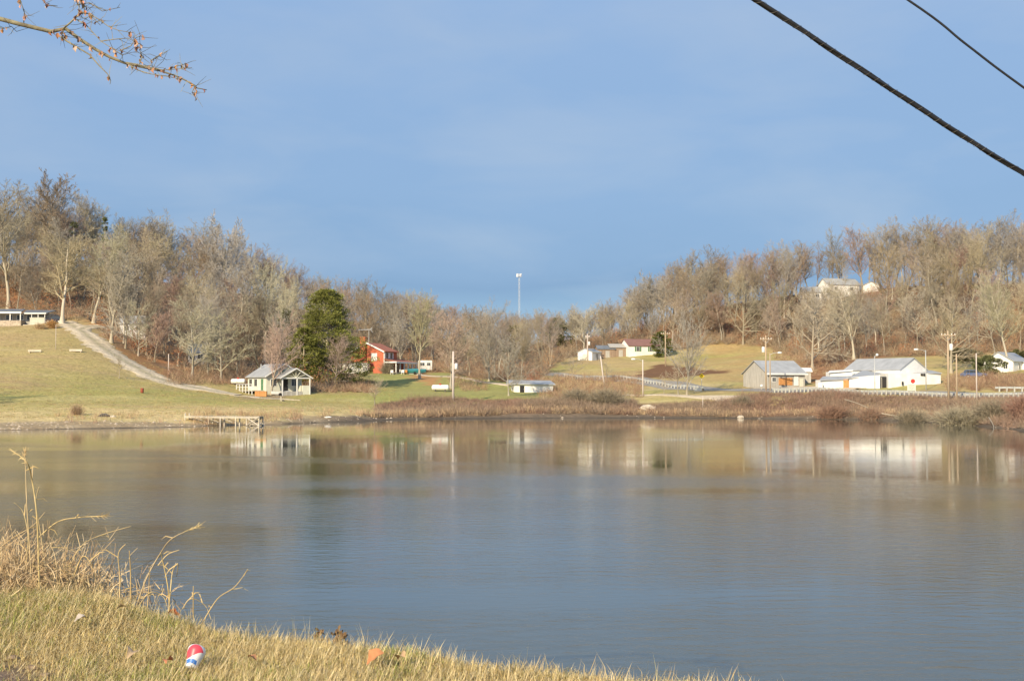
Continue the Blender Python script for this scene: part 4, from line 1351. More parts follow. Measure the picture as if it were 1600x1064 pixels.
# valley house, white with brown red roof
g_ = G(1003, 342)
vh = thing('white_house', 'white single storey house with reddish brown roof on the valley meadow', 'house', (g_.x, g_.y, P(1000, 554, 342).z), math.radians(18))
W, D_ = 10.0, 6
MB().gable(W, D_, -1.5, 2.3, 4.0).build('wall', 'white', vh)
MB().roof(W, D_, 2.3, 4.0, .3, .13).build('roof', 'brown_roof', vh)
Tf, Tl = side(W, D_, 'f'), side(W, D_, 'l')
for x_ in (-2.4, 1.4): window(vh, Tf, x_, 1.35, .8, 1.15, shutter='green')
window(vh, Tl, 0, 1.35, .8, 1.15, shutter='green')
MB().box(5.02, 7.8, -2.6, 1.6, -1.5, 1.7).build('carport_wall', 'white', vh)

for px, D, w_, h_, rz_, m, rm, nm, lab in ((921, 333, 5.2, 2.0, 60, 'white', 'metal_roof', 'garden_shed', 'small white gabled shed beside the pole in the valley'),
                                          (945, 340, 4.6, 2.1, 10, 'brown_wood', 'dark_roof', 'garden_shed', 'dark open shed between the white shed and the brown one'),
                                          (965, 341, 5.0, 2.3, 12, 'brown_wood', 'grey_wood', 'garden_shed', 'brown boarded shed left of the white valley house')):
    q = G(px, D)
    s_o = thing(nm, lab, 'shed', q, math.radians(rz_))
    MB().gable(w_, w_ * .8, -1, h_, h_ + .9).build('wall', m, s_o)
    MB().roof(w_, w_ * .8, h_, h_ + .9, .25, .1).build('roof', rm, s_o)
    door(s_o, side(w_, w_ * .8, 'f'), .3, -.3, 1.1, 1.9, 'grey_wood')
    if rz_ == 60: door(s_o, side(w_, w_ * .8, 'l'), 0, -.3, 1.3, 1.8, 'cream')

# grey barn by the road
q = G(1212, 230)
bz_ = P(1212, 600, 230).z
barn = thing('grey_barn', 'weathered grey barn with metal roof beside the road', 'barn', (q.x + .15, q.y + 2.2, bz_), math.radians(22))
W, D_ = 7.9, 7.8
MB().gable(W, D_, -1.5, 1.95, 4.15).build('wall', 'grey_wood', barn)
MB().roof(W, D_, 1.95, 4.15, .35, .1).build('roof', 'metal_roof', barn)
MB().box(-W / 2 - .4, W / 2 + .4, -D_ / 2 - .46, -D_ / 2 - .36, 1.62, 1.92).build('fascia', 'white', barn)
Tf, Tl = side(W, D_, 'f'), side(W, D_, 'l')
for k in range(18):
    x0 = -D_ / 2 + D_ * k / 18
    MB().box(x0 + .015, x0 + D_ / 18 - .015, -.06, .01, -.6, 1.55, Tl).build('board', 'grey_wood', barn)
MB().box(-1.6, 1.3, -.05, .02, -.2, 1.1, Tf).build('door_panel', 'orange', barn, )
door(barn, Tf, 2.1, -.3, .9, 1.8, 'white'); door(barn, Tf, 3.2, -.5, .8, 1.5, 'cream')
window(barn, Tf, -2.6, .8, .7, .7)
q = G(1255, 238)
sh = thing('garden_shed', 'small grey shed with white roof right of the grey barn', 'shed', (q.x, q.y, P(1255, 594, 238).z), math.radians(-12))
MB().box(-1.4, 1.4, -1.2, 1.2, -1.2, 1.5).build('wall', 'grey_wood', sh)
MB().slab([(-1.7, -1.5, 1.68), (1.7, -1.5, 1.62), (1.5, 1.5, 2.3), (-1.6, 1.5, 2.4)], .12).build('roof', 'white', sh)

# long white building
D0 = 219
q0, q1 = P(1327, 607, D0), P(1471, 590, 207)
base = P(1395, 606, D0)
lw = thing('white_building', 'long white building with grey metal gable roof beside the road', 'building', base, 0)


def LP(px, py, D): return tuple(P(px, py, D + 13) - base)


def wallprism(poly, depth, mb):
    """poly: list of (px,py,D) of the front face, extruded backwards"""
    f_ = [LP(*p) for p in poly]; k_ = [(p[0], p[1] + depth, p[2]) for p in f_]
    k = len(f_)
    mb.add(f_ + k_, [tuple(range(k))[::-1], tuple(range(k, 2 * k))] + [(i, (i + 1) % k, (i + 1) % k + k, i + k) for i in range(k)])
    return mb


wallprism([(1327, 612, 204), (1375, 612, 203.5), (1375, 586, 203.5), (1327, 590, 204)], 6, MB()).build('wall', 'white', lw)
wallprism([(1388, 610, 203.2), (1470, 600, 206), (1470, 583.5, 206), (1388, 583, 203.2)], 6, MB()).build('wall', 'white', lw)
wallprism([(1374, 611, 204.6), (1389, 610, 204.4), (1389, 584, 204.4), (1374, 585, 204.6)], 5, MB()).build('recess_wall', 'grey_wood', lw)
MB().slab([LP(1324, 590.5, 203.6), LP(1472, 582.5, 205.6), LP(1455, 578.6, 211.5), LP(1347, 579, 211)], .12).build('lower_roof', 'metal_roof', lw)
# upper gable block: ridge runs back to the left
Tm = Matrix.Translation(Vector(LP(1428, 578, 207))  + Vector((-3.4, 5.4, 0))) @ RZ(-56)
MB().gable(12.2, 7.0, -2.5, 0.05, 2.0, Tm).build('gable_wall', 'white', lw)
MB().roof(12.2, 7.0, .05, 2.0, .2, .12, Tm).build('main_roof', 'metal_roof', lw)
wallprism([(1283, 608, 204.5), (1327, 610, 204.2), (1327, 594, 204.2), (1283, 593.5, 204.5)], 4, MB()).build('annex_wall', 'white', lw)
MB().slab([LP(1280, 593.5, 204), LP(1327, 592.5, 204), LP(1334, 587, 208), LP(1286, 588, 208)], .1).build('annex_roof', 'metal_roof', lw)
wallprism([(1297, 590, 209), (1331, 589, 209), (1331, 579, 209), (1297, 581, 209)], 3, MB()).build('upper_wall', 'white', lw)
MB().slab([LP(1294, 581.5, 208.6), LP(1333, 578.3, 208.6), LP(1333, 577.2, 212.4), LP(1296, 579, 212.4)], .12).build('upper_roof', 'white', lw)
fr_ = MB()
d0 = LP(1322, 604, 204.1)
MB().box(d0[0] - .45, d0[0] + .45, d0[1] - .06, d0[1] + .02, d0[2] - .6, d0[2] + 1.3).build('door', 'orange', lw)
d0 = LP(1382, 600, 204.3)
MB().box(d0[0] - .4, d0[0] + .4, d0[1] - .08, d0[1] + .02, d0[2] - .9, d0[2] + 1.2).build('door', 'dark', lw)
for px in (1440, 1444.5):
    d0 = LP(px, 585.5, 205)
    MB().box(d0[0] - .2, d0[0] + .2, d0[1] - .12, d0[1] + .02, d0[2] - .2, d0[2] + .2).build('vent', 'dark', lw)
d0 = LP(1410, 597, 203.9)
MB().box(d0[0] - .12, d0[0] + .12, d0[1] - .25, d0[1] - .02, d0[2] - .5, d0[2] + .1).build('meter_box', 'dark', lw)

# right edge house
q = G(1573, 240)
rh = thing('white_house', 'white gabled house with grey roof on the rise at the right edge', 'house', (q.x, q.y, P(1575, 578, 240).z), math.radians(50))
MB().gable(8.5, 5.4, -1.5, 1.6, 3.2).build('wall', 'white', rh)
MB().roof(8.5, 5.4, 1.6, 3.2, .3, .12).build('roof', 'metal_roof', rh)
Tl = side(8.5, 5.4, 'l'); window(rh, Tl, 1.3, .7, .7, 1.0); window(rh, side(8.5, 5.4, 'f'), -1, .7, .9, 1.0); door(rh, side(8.5, 5.4, 'f'), 1.4, -.7, .9, 1.9, 'cream')
MB().box(.5, 6, -7.5, -2.72, -1.5, 1.35).build('wing_wall', 'white', rh)
MB().box(.2, 6.3, -7.8, -2.75, 1.35, 1.5).build('wing_roof', 'metal_roof', rh)

# ranch house on the top left
q = G(20, 268)
ra = thing('ranch_house', 'long low ranch house with dark roof and stone front above the left lawn', 'house', (q.x, q.y, P(20, 508, 268).z), 0)
KX = 268 / F
X = lambda px: (px - 20) * KX * 1.0
MB().box(X(-70), X(69), 2.0, 8, -1.5, 2.6).build('wall', 'grey_wood', ra)
MB().slab([(X(-75), -.6, 2.75), (X(33), -.6, 2.75), (X(21), 6, 3.75), (X(-75), 6, 3.75)], .16).build('roof', 'dark_roof', ra)
MB().slab([(X(34), .2, 2.6), (X(71.5), .2, 2.6), (X(70), 6.1, 3.5), (X(22), 6.1, 3.55)], .16).build('roof', 'dark_roof', ra)
MB().box(X(-75), X(33.5), -.72, -.62, 2.42, 2.76).box(X(36), X(70), .06, .17, 2.34, 2.6).build('fascia', 'white', ra)
MB().box(X(-70), X(32), -.3, 1.98, -2, .95).build('stone_wall', 'stone', ra)
for px in (15.5, 31.5): MB().box(X(px) - .09, X(px) + .09, -.5, -.32, .95, 2.42).build('porch_post', 'white', ra)
for px in (47, 57, 67.5): MB().box(X(px) - .06, X(px) + .06, .3, .42, -.4, 2.34).build('porch_post', 'white', ra)
for i in range(22):
    x0 = X(44.5) + i * .14
    MB().box(x0, x0 + .1, .2, .25, .15, 1.55).build('deck_baluster', 'cream', ra)
MB().box(X(44), X(68), .14, .19, 1.5, 1.6).box(X(44), X(68), .14, .19, .1, .2).build('deck_rail', 'cream', ra)
MB().box(X(34), X(68), .1, 1.9, -1.6, .1).build('deck', 'plank', ra)
for px in (7, -12, 24, 40): window(ra, TR(0, 2.0, 0), X(px), 1.7, 1.3, 1.0)

# roofs glimpsed in the woods
for px, D, w_, lab, rz_, pt in ((208, 268, 5.0, 'white and grey house half hidden in the trees above the driveway', 10, 494),
                                (308, 262, 3.2, 'pale shed roof hidden in the trees left of the cabin', 5, 537),
                                (1312, 372, 10, 'big white house on the right ridge behind the trees', 15, 436),
                                (1364, 373, 5, 'small white gabled house on the right ridge', 70, 443),
                                (1268, 371, 5, 'low white shed on the right ridge behind the trees', 5, 449)):
    zt = P(px, pt, D).z
    q = G(px, D)
    o_ = thing('hillside_house', lab, 'house', (q.x, q.y, q.z), math.radians(rz_))
    hr = max(zt - q.z, 2.5)
    hw = hr * .62
    MB().gable(w_, w_ * .6 if w_ > 6 else w_ * .9, -3, hw, hr).build('wall', 'white', o_)
    MB().roof(w_, w_ * .6 if w_ > 6 else w_ * .9, hw, hr, .3, .12).build('roof', 'metal_roof', o_)
    for x_ in (-.25, .25): window(o_, side(w_, w_ * .6 if w_ > 6 else w_ * .9, 'f'), x_ * w_, hw * .6, 1.0, .9)


# ------------------------------------------------------------------ poles, lights, guardrails, signs
def pole(px, pyb, pyt, label, cat='utility pole', name='utility_pole', m='pole', arm=None, trans=0, lamp=None, D=None, lean=0, r_=.15, globe=False):
    g_ = hit(px, pyb) if D is None else G(px, D)
    if D is not None: pass
    h = P(px, pyt, g_.y).z - g_.z
    o_ = thing(name, label, cat, g_)
    o_.rotation_euler = (0, lean, 0)
    MB().tube([(0, 0, -.5), (0, 0, h * .5), (0, 0, h)], [r_, r_ * .9, r_ * .72], 10).build('post', m, o_, True)
    if arm:
        MB().box(-arm / 2, arm / 2, -r_ - .1, -r_ + .02, h - .75, h - .6).build('crossarm', m, o_)
        for x_ in (-arm / 2 + .12, -arm * .22, arm * .22, arm / 2 - .12):
            MB().lathe([(.05, 0), (.075, .06), (.05, .14), (.06, .2)], 8, TR(x_, -r_ - .04, h - .6)).build('insulator', 'lamp_glass', o_)
        for s in (-1, 1): MB().tube([(s * arm * .3, -r_ - .04, h - .72), (0, -r_ - .02, h - 1.4)], .025, 4).build('brace', 'galv', o_)
    if trans:
        x_ = trans * (r_ + .28)
        MB().lathe([(.24, 0), (.27, .05), (.27, .85), (.18, .97)], 14, TR(x_, -.05, h - 2.9)).build('transformer', 'lamp_glass', o_, True)
    if lamp:
        MB().tube([(0, 0, h - .25), (lamp * .6, -.1, h + .05), (lamp * 1.3, -.2, h + .1)], .04, 6).build('lamp_arm', 'galv', o_)
        MB().lathe([(.05, -.4), (.16, -.3), (.19, 0), (.14, .3), (.04, .36)], 10, TR(lamp * 1.6, -.22, h + .08), 'x').build('lamp_head', 'lamp_glass', o_, True)
    if globe:
        MB().tube([(0, -.1, h - .2), (.3, -.2, h + .1)], .04, 6).build('lamp_arm', 'galv', o_)
        MB().lathe([(.02, -.2), (.2, -.13), (.24, .03), (.16, .2), (.03, .26)], 12, TR(.35, -.2, h + .12)).build('lamp_head', 'lamp_glass', o_, True)
    return o_


pole(708, 628, 549, 'white sunlit pole with one transformer on the near shore of the middle lawn', m='pole_pale', trans=1, r_=.2)
pole(918, 570, 522, 'utility pole with short crossarm and transformer beside the white shed', arm=1.3, trans=1, D=330, r_=.16, m='pole_pale')
pole(944, 602, 556, 'plain pole leaning left beside the far guardrail', lean=-.12, D=246, r_=.15, m='pole_pale')
pole(1004.5, 613, 562, 'pale streetlight with lamp pointing left by the shore path', 'streetlight', 'street_lamp', lamp=-1, D=218, m='pole_pale', r_=.13)
pole(1040, 571, 517, 'utility pole with crossarm in front of the round cedar', arm=2.2, D=300, r_=.17)
pole(1197, 610, 524, 'tall utility pole with crossarm and transformer standing before the grey barn', arm=2.0, trans=-1, D=217, r_=.15)
pole(1203.5, 615, 552, 'brown streetlight with lamp pointing right close to the barn', 'streetlight', 'street_lamp', m='pole', lamp=1, D=215.5, r_=.12)
pole(1367, 613, 556, 'thin lamp post with a round lamp before the white building', 'streetlight', 'street_lamp', m='galv', globe=True, D=204.5, r_=.07)
pole(1447, 605, 547, 'grey streetlight with lamp pointing left beside the white gable', 'streetlight', 'street_lamp', m='galv', lamp=-1, D=208, r_=.09)
pole(1482, 630, 517, 'tallest utility pole with crossarm and transformer at the right guardrail', arm=2.2, trans=1, D=190, r_=.17)
pole(1495, 630, 553, 'short bare orange brown pole next to the tallest utility pole', D=189, r_=.14)
pole(1526, 630, 552, 'slim pale pole rightmost behind the guardrail', D=188, r_=.10, m='pole_pale')
pole(87, 546, 507, 'thin white flagpole without flag on the upper left lawn', 'flagpole', 'flagpole', r_=.05, m='pole_pale')
pole(1078 + 20, 632, 618, 'short stake at the shore below the yellow sign', 'stake', 'wooden_stake', r_=.06, m='pole_pale', D=203)
pole(263, 579, 553, 'short grey post in front of the lichen covered trees', 'post', 'wooden_post', r_=.1, m='pole_pale', D=233)


def guardrail(pts, label, n_posts, rail_h=.72, tall=.7):
    o_ = thing('guardrail', label, 'guardrail', pts[0])
    P3 = [p - pts[0] for p in pts]
    L = [0]
    for i in range(len(P3) - 1): L.append(L[-1] + (P3[i + 1] - P3[i]).length)

    def at(s):
        i = min(max(np.searchsorted(L, s) - 1, 0), len(P3) - 2)
        t_ = (s - L[i]) / (L[i + 1] - L[i]); q = P3[i].lerp(P3[i + 1], t_)
        wx, wy = q.x + pts[0].x, q.y + pts[0].y
        q.z = float(H(wx, wy)) - pts[0].z + .1
        return q
    samp = [at(s) for s in np.linspace(0, L[-1], n_posts * 2)]
    prof = [(-.02, .0), (-.08, .06), (-.02, .15), (-.08, .24), (-.02, .31)]
    vs, fs = [], []
    for i, q in enumerate(samp):
        d = (samp[min(i + 1, len(samp) - 1)] - samp[max(i - 1, 0)]); d.z = 0; d.normalize(); nr = Vector((d.y, -d.x, 0))
        for (o1, z1) in prof: vs.append(q + nr * o1 * -1 + Vector((0, 0, tall - .33 + z1)))
        for (o1, z1) in prof[::-1]: vs.append(q - nr * (o1 - .012) + Vector((0, 0, tall - .33 + z1)))
    k = len(prof) * 2
    for i in range(len(samp) - 1):
        for j in range(k): fs.append((i * k + j, i * k + (j + 1) % k, (i + 1) * k + (j + 1) % k, (i + 1) * k + j))
    MB().add(vs, fs).build('rail', 'galv', o_)
    first = None
    for i in range(n_posts):
        q = at(L[-1] * (i + .5) / n_posts)
        if first is None:
            first = MB().box(-.09, .09, -.26, -.02, -.5, tall + .02).build('post', 'rail_post', o_); p_ = first
        else:
            p_ = first.copy(); COL.objects.link(p_)
        p_.location = q
    return o_


guardrail([G(px, D) for px, D in ((880, 279), (940, 263), (1000, 249), (1050, 236), (1092, 226.5))], 'grey steel guardrail below the meadow, far left stretch', 46)
guardrail([G(px, D) for px, D in ((1207, 213), (1270, 207.5), (1340, 203.5), (1410, 199.5), (1480, 195.5), (1540, 192), (1610, 188))], 'long steel guardrail in front of the white building', 58)
guardrail([G(px, D) for px, D in ((1555, 202), (1620, 198), (1700, 193))], 'second guardrail stretch across the road at the right edge', 12)


def textline(mb, x0, x1, z, seed, h=.03, y=-.06):
    r = random.Random(seed); x = x0
    while x < x1:
        w = r.uniform(.05, .16); mb.box(x, min(x + w, x1), y - .004, y, z - h / 2, z + h / 2); x += w + .04


# yellow diamond warning sign with arrow
g_ = G(1096.5, 222)
ys = thing('warning_sign', 'yellow diamond road sign with a black arrow above the meadow road', 'road sign', g_, math.radians(-4))
zc = P(1096.5, 587.5, 222).z - g_.z
MB().box(-.04, .04, -.03, .03, -.4, zc + .3).build('post', 'galv', ys)
k = .46
MB().add([(0, -.06, zc - k), (k, -.06, zc), (0, -.06, zc + k), (-k, -.06, zc), (0, -.04, zc - k), (k, -.04, zc), (0, -.04, zc + k), (-k, -.04, zc)],
         [(0, 1, 2, 3), (7, 6, 5, 4), (0, 4, 5, 1), (1, 5, 6, 2), (2, 6, 7, 3), (3, 7, 4, 0)]).build('sign_plate', 'yellow', ys)
MB().tube([(-.1, -.075, zc - .24), (-.1, -.075, zc), (.02, -.075, zc + .06), (.06, -.075, zc + .1)], .035, 4).add([(-.05, -.08, zc + .18), (.16, -.08, zc + .2), (.12, -.08, zc - .01)], [(0, 1, 2)]).build('arrow', 'black', ys)

# board on two posts
g_ = G(1424.5, 202)
sb_ = thing('sign_board', 'cream sign board with lines of red writing on two posts behind the guardrail', 'sign', g_)
zc = P(1424, 605, 202).z - g_.z
MB().box(-.62, .62, -.05, -.01, zc - .48, zc + .48).build('board', 'cream', sb_)
for s in (-1, 1): MB().box(s * .6 - .05, s * .6 + .05, 0, .09, -.4, zc + .5).build('post', 'white', sb_)
tb = MB()
for i, z_ in enumerate((.3, .12, -.06, -.24)): textline(tb, -.48, .48, zc + z_, i, .045, -.052)
tb.build('lettering', 'red', sb_)
g_ = G(1426.5, 205)
st_ = thing('stop_sign', 'red octagonal road sign just above the cream sign board', 'road sign', g_)
zc = P(1426.5, 595.5, 205).z - g_.z
MB().box(-.03, .03, 0, .06, -.3, zc + .1).build('post', 'galv', st_)
MB().lathe([(.36, -.02), (.36, 0)], 8, TR(0, -.03, zc) @ Matrix.Rotation(math.pi / 2, 4, 'X') @ RZ(22.5)).build('sign_plate', 'red', st_)

# smaller objects round the barn and road
g_ = G(1190, 219); bl = thing('mailbox', 'white rounded box on a post by the road before the grey barn', 'mailbox', g_)
MB().lathe([(.1, -.22), (.22, -.15), (.25, 0), (.22, .15), (.1, .22)], 14, TR(0, 0, .75)).build('box', 'white', bl, True)
MB().box(-.05, .05, -.05, .05, -.3, .55).build('post', 'plank', bl)
g_ = G(1282, 217); wt = thing('water_tank', 'round white tank standing left of the small white annex', 'tank', g_)
MB().lathe([(.3, -.2), (.42, .0), (.45, .1), (.45, .95), (.34, 1.12), (.12, 1.2)], 18).build('tank', 'white', wt, True)
MB().lathe([(.13, 1.2), (.13, 1.28)], 12).build('lid', 'galv', wt)
g_ = G(1093, 224.8); rb = thing('guardrail_terminal', 'grey end section and boxes at the right end of the far guardrail', 'guardrail end', g_, math.radians(10))
MB().box(-.9, .2, -.25, .1, .0, .55).build('end_plate', 'galv', rb)
MB().lathe([(.2, -.12), (.24, 0), (.2, .12)], 14, TR(.55, -.2, .25) @ Matrix.Rotation(math.pi / 2, 4, 'X')).build('reel', 'darkrock', rb)
MB().box(.2, .8, -.1, .2, .3, .75).build('box', 'cream', rb)

# propped items on the left lawn
for i, (px, pyb, w_, lab) in enumerate(((55, 551, 2.3, 'low pale bench on the lawn below the flagpole, left of two'), (119, 550, 2.2, 'low pale bench on the lawn near the driveway, right of two'))):
    g_ = hit(px, pyb); b_o = thing('lawn_bench', lab, 'bench', g_, math.radians(2), 'two low benches on the upper lawn')
    for j in range(3): MB().box(-w_ / 2, w_ / 2, -.3 + j * .2, -.12 + j * .2, .38, .46).build('seat_plank', 'plank', b_o)
    for s in (-1, 1): MB().box(s * w_ * .4 - .08, s * w_ * .4 + .08, -.28, .28, -.2, .38).build('leg', 'stone', b_o)
    MB().box(-w_ / 2, w_ / 2, -.34, -.305, .1, .44).build('apron', 'plank', b_o)
g_ = hit(222, 614); br = thing('burn_barrel', 'rusty red barrel on the lawn beside the driveway', 'barrel', g_)
MB().lathe([(.28, 0), (.3, .02), (.3, .3), (.315, .33), (.3, .36), (.3, .62), (.315, .65), (.3, .68), (.3, .9), (.26, .9), (.26, .6)], 18).build('drum', 'rust', br, True)
br.scale = (.8,) * 3
g_ = hit(439, 627); cs_ = thing('concrete_marker', 'short pale marker post on the lawn below the cabin', 'marker post', g_, .2)
MB().add([(-.14, -.1, -.2), (.14, -.1, -.2), (.14, .1, -.2), (-.14, .1, -.2), (-.1, -.07, .8), (.08, -.07, .75), (.08, .07, .75), (-.1, .07, .8)], [(0, 1, 5, 4), (1, 2, 6, 5), (2, 3, 7, 6), (3, 0, 4, 7), (4, 5, 6, 7)]).build('stone', 'plank', cs_)
MB().rock(.18, 5, TR(.35, 0, .05)).build('footing', 'darkrock', cs_)


def rocks(px, pyb, r_, label, seed, m='rock', name='boulder', sq=(1.4, 1, .6), D=None, cat='rock'):
    g_ = hit(px, pyb) if D is None else G(px, D)
    o_ = MB().rock(r_, seed, None, sq).build(name, m)
    o_.location = (g_.x, g_.y, max(g_.z, 0) + r_ * .2)
    return tag(o_, label, cat)


rocks(1011, 640, .95, 'large pale boulder on the shore right of the grey shrub mound', 1, sq=(1.3, 1, .62))
rocks(1021, 642, .6, 'smaller angular slab leaning on the large pale boulder', 2, sq=(1.0, .8, 1))
rocks(1157, 654.5, .42, 'pale rock breaking the water surface off the shore', 3, D=194.0, sq=(1.2, 1, .8))
rocks(163, 651, .5, 'dark lump of debris on the left beach', 4, 'darkrock', 'debris_lump', cat='debris')
rocks(176, 652, .28, 'small grey rock right of the dark debris', 5, 'rock')
rocks(512, 653, .3, 'white scrap lying on the muddy shore', 6, 'white', 'shore_litter', (1.6, .6, .4), cat='litter')
rocks(1104, 646, .3, 'small pale rock at the waterline below the yellow sign', 7)
for i, (px, s_) in enumerate(((1110, .38), (1119, .3), (1128, .34), (1136, .4), (1144, .3), (1122, .26), (1132, .24))):
    q = G(px, 209.5 - i % 3 * .9)
    o_ = MB().rock(s_, 20 + i, None, (1.5, 1, .6)).build('bank_stone', 'rock'); o_.location = (q.x, q.y, q.z + .1)
    tag(o_, 'pale stone in the heap on the bank below the meadow road', 'rock', 'heap of pale stones on the bank')


# pale pebbles and flotsam scattered over the mud beach
pb = MB()
rp_ = random.Random(9)
for i in range(420):
    px = rp_.choice([rp_.uniform(-10, 600), rp_.uniform(-10, 560), rp_.uniform(-10, 560), rp_.uniform(560, 1560)]); D = float(shoreD(px)) + rp_.uniform(.3, 8)
    q = G(px, D)
    if q.z > .7 or q.z < .02: continue
    s_ = rp_.uniform(.03, .11) * (1 if rp_.random() < .9 else 1.8)
    pb.add([(-s_ * 1.5, 0, 0), (0, -s_, 0), (s_ * 1.5, 0, 0), (0, s_, 0), (0, 0, s_)], [(0, 1, 4), (1, 2, 4), (2, 3, 4), (3, 0, 4)], TR(q.x, q.y, q.z))
tag(pb.build('pebbles', 'stone'), 'scattered pebbles and scraps on the muddy far shore', 'pebbles', kind='stuff')

# driftwood and fallen limbs on the right shore
for i, (pts, r_, lab) in enumerate((
        (((1571, 668, 147), (1585, 663, 147), (1602, 660, 148), (1640, 657, 149)), .16, 'thick pale log lying at the waterline on the right edge'),
        (((1566, 672, 144), (1590, 669, 144.5), (1640, 668, 145)), .09, 'thin pale limb just below the thick log'),
        (((1545, 652, 152), (1550, 660, 149), (1553, 667, 147), (1549, 674, 144)), .06, 'crooked dead branch dipping into the water'),
        (((1378, 646, 176), (1400, 650, 174), (1412, 652, 173)), .08, 'dark thin log on the bank below the sign board'),
        (((1320, 624, 190), (1340, 630, 186), (1356, 637, 183)), .06, 'long bare stick sloping down the bank brush'))):
    w_pts = [P(*p) for p in pts]
    b0 = w_pts[0].copy()
    o_ = MB().tube([p - b0 for p in w_pts], [r_ * (1 - .12 * k) for k in range(len(w_pts))], 7).build('driftwood_log', 'log')
    o_.location = b0
    tag(o_, lab, 'driftwood')

# dock stranded on the beach
dk0, dk1 = P(291, 651.5, 158), P(416, 654.5, 158)
dz = .95
dock = thing('dock', 'stranded wooden dock with crossed braces at its end on the left beach', 'dock', (dk0.x, 158, 0), math.atan2(-3.0, dk1.x - dk0.x))
Ld = math.hypot(dk1.x - dk0.x, 3.0)
zb = P(350, 650.0, 157).z
npl = 34
pl0 = None
for i in range(npl):
    x0 = Ld * i / npl
    if pl0 is None:
        pl0 = MB().box(0, Ld / npl - .025, -.55, .55, 0, .05).build('plank', 'plank', dock); q = pl0
    else:
        q = pl0.copy(); COL.objects.link(q)
    q.location = (x0, 0, zb - .05 + random.uniform(-.008, .008))
for s in (-1, 1): MB().box(0, Ld, s * .5 - .04, s * .5 + .04, zb - .24, zb - .055).build('beam', 'plank', dock)
for i, x_ in enumerate((.15, 3.4, 5.0, 7.1, Ld - 1.75, Ld - .08)):
    for s in (-1, 1):
        MB().box(x_ - .06, x_ + .06, s * .48 - .06, s * .48 + .06, -.3, zb - .06 if i else zb + .35).build('post', 'plank', dock)
for s in (-1, 1):
    y_ = s * .56
    MB().tube([(Ld - 1.75, y_, .02), (Ld - .08, y_, zb - .1)], .085, 4).build('brace', 'plank', dock)
    MB().tube([(Ld - 1.75, y_ + s * .04, zb - .1), (Ld - .0, y_ + s * .04, -.02)], .085, 4).build('brace', 'plank', dock)
    for x_ in (1.9, 3.6, 5.5): MB().tube([(x_ - .2, y_, zb - .25), (x_ + 1.2, y_, zb - .75)], .035, 4).build('brace', 'plank', dock)
MB().box(Ld - 1.75, Ld, -.5, .5, .12, .2).build('lower_shelf', 'plank', dock)

# mobile mast on the skyline
mt = thing('cell_tower', 'tall thin lattice mast with white antennas on the middle skyline', 'tower', (P(811, 600, 1000).x, 1000, 14))
ht = P(811, 428, 1000).z - 14
mb = MB()
for k in range(3):
    a = k * 2.094
    MB().tube([(.9 * math.cos(a), .9 * math.sin(a), 0), (.6 * math.cos(a), .6 * math.sin(a), ht)], .09, 5).build('leg', 'galv', mt)
for i in range(26):
    z0, z1 = ht * i / 26, ht * (i + 1) / 26
    for k in range(3):
        a, b2 = k * 2.094, (k + 1) * 2.094; r0 = .9 - .3 * i / 26
        mb.tube([(r0 * math.cos(a), r0 * math.sin(a), z0), (r0 * math.cos(b2), r0 * math.sin(b2), z1)], .07, 3, cap=False)
tag(mb.build('lattice', 'galv', mt), kind='stuff')
for k in range(6):
    a = k * 1.047
    MB().box(-.3, .3, -.2, .2, -1.3, 1.3, TR(1.7 * math.cos(a), 1.7 * math.sin(a), ht - 1.2)).build('antenna_panel', 'white', mt)
MB().lathe([(1.4, -.08), (1.4, .08)], 12, TR(0, 0, ht - 1.9)).build('platform', 'galv', mt)

# ------------------------------------------------------------------ foreground bank vegetation
rg_ = np.random.default_rng(91)


def blades(n, xs, ys, lo, hi, wid, cols, seed, lean=.5, segs=2):
    r = np.random.default_rng(seed)
    z = bank_z(xs, ys)
    b0 = np.stack([xs, ys, z - .01], 1)
    hgt = r.uniform(lo, hi, n)
    az = r.uniform(0, 2 * np.pi, n); ln = np.abs(r.normal(0, lean, n)) + .08
    d = np.stack([np.cos(az) * ln + lean * .17, np.sin(az) * ln - .05, np.ones(n)], 1); d /= np.linalg.norm(d, axis=1, keepdims=True)
    sd = np.stack([-np.sin(az), np.cos(az), np.zeros(n)], 1)
    sd = sd * .5 + np.array([.6, 0, 0]); sd /= np.linalg.norm(sd, axis=1, keepdims=True)
    p1 = b0 + d * (hgt * .55)[:, None]
    d2 = d + np.stack([np.cos(az) * ln, np.sin(az) * ln, -ln * .9], 1) * r.uniform(.3, 1.1, (n, 1)); d2 /= np.linalg.norm(d2, axis=1, keepdims=True)
    p2 = p1 + d2 * (hgt * .45)[:, None]
    w = (wid * r.uniform(.6, 1.4, n))[:, None]
    v = np.stack([b0 - sd * w, b0 + sd * w, p1 + sd * w * .75, p1 - sd * w * .75, p2], 1).reshape(-1, 3)
    i0 = np.arange(n)[:, None] * 5
    f = np.concatenate([i0 + np.array([[0, 1, 2]]), i0 + np.array([[0, 2, 3]]), i0 + np.array([[3, 2, 4]])])
    return v, f, np.repeat(cols, 5, 0)


def region(n, seed, x0=-6.2, x1=2.2, y0=5.6):
    r = np.random.default_rng(seed); out = np.zeros((0, 2))
    while len(out) < n:
        x = r.uniform(x0, x1, n); y = r.uniform(y0, 13, n)
        k = (y < crest_y(x) + .35) & (np.abs(x) < .46 * y + .6)
        out = np.concatenate([out, np.stack([x[k], y[k]], 1)])
    return out[:n, 0], out[:n, 1]


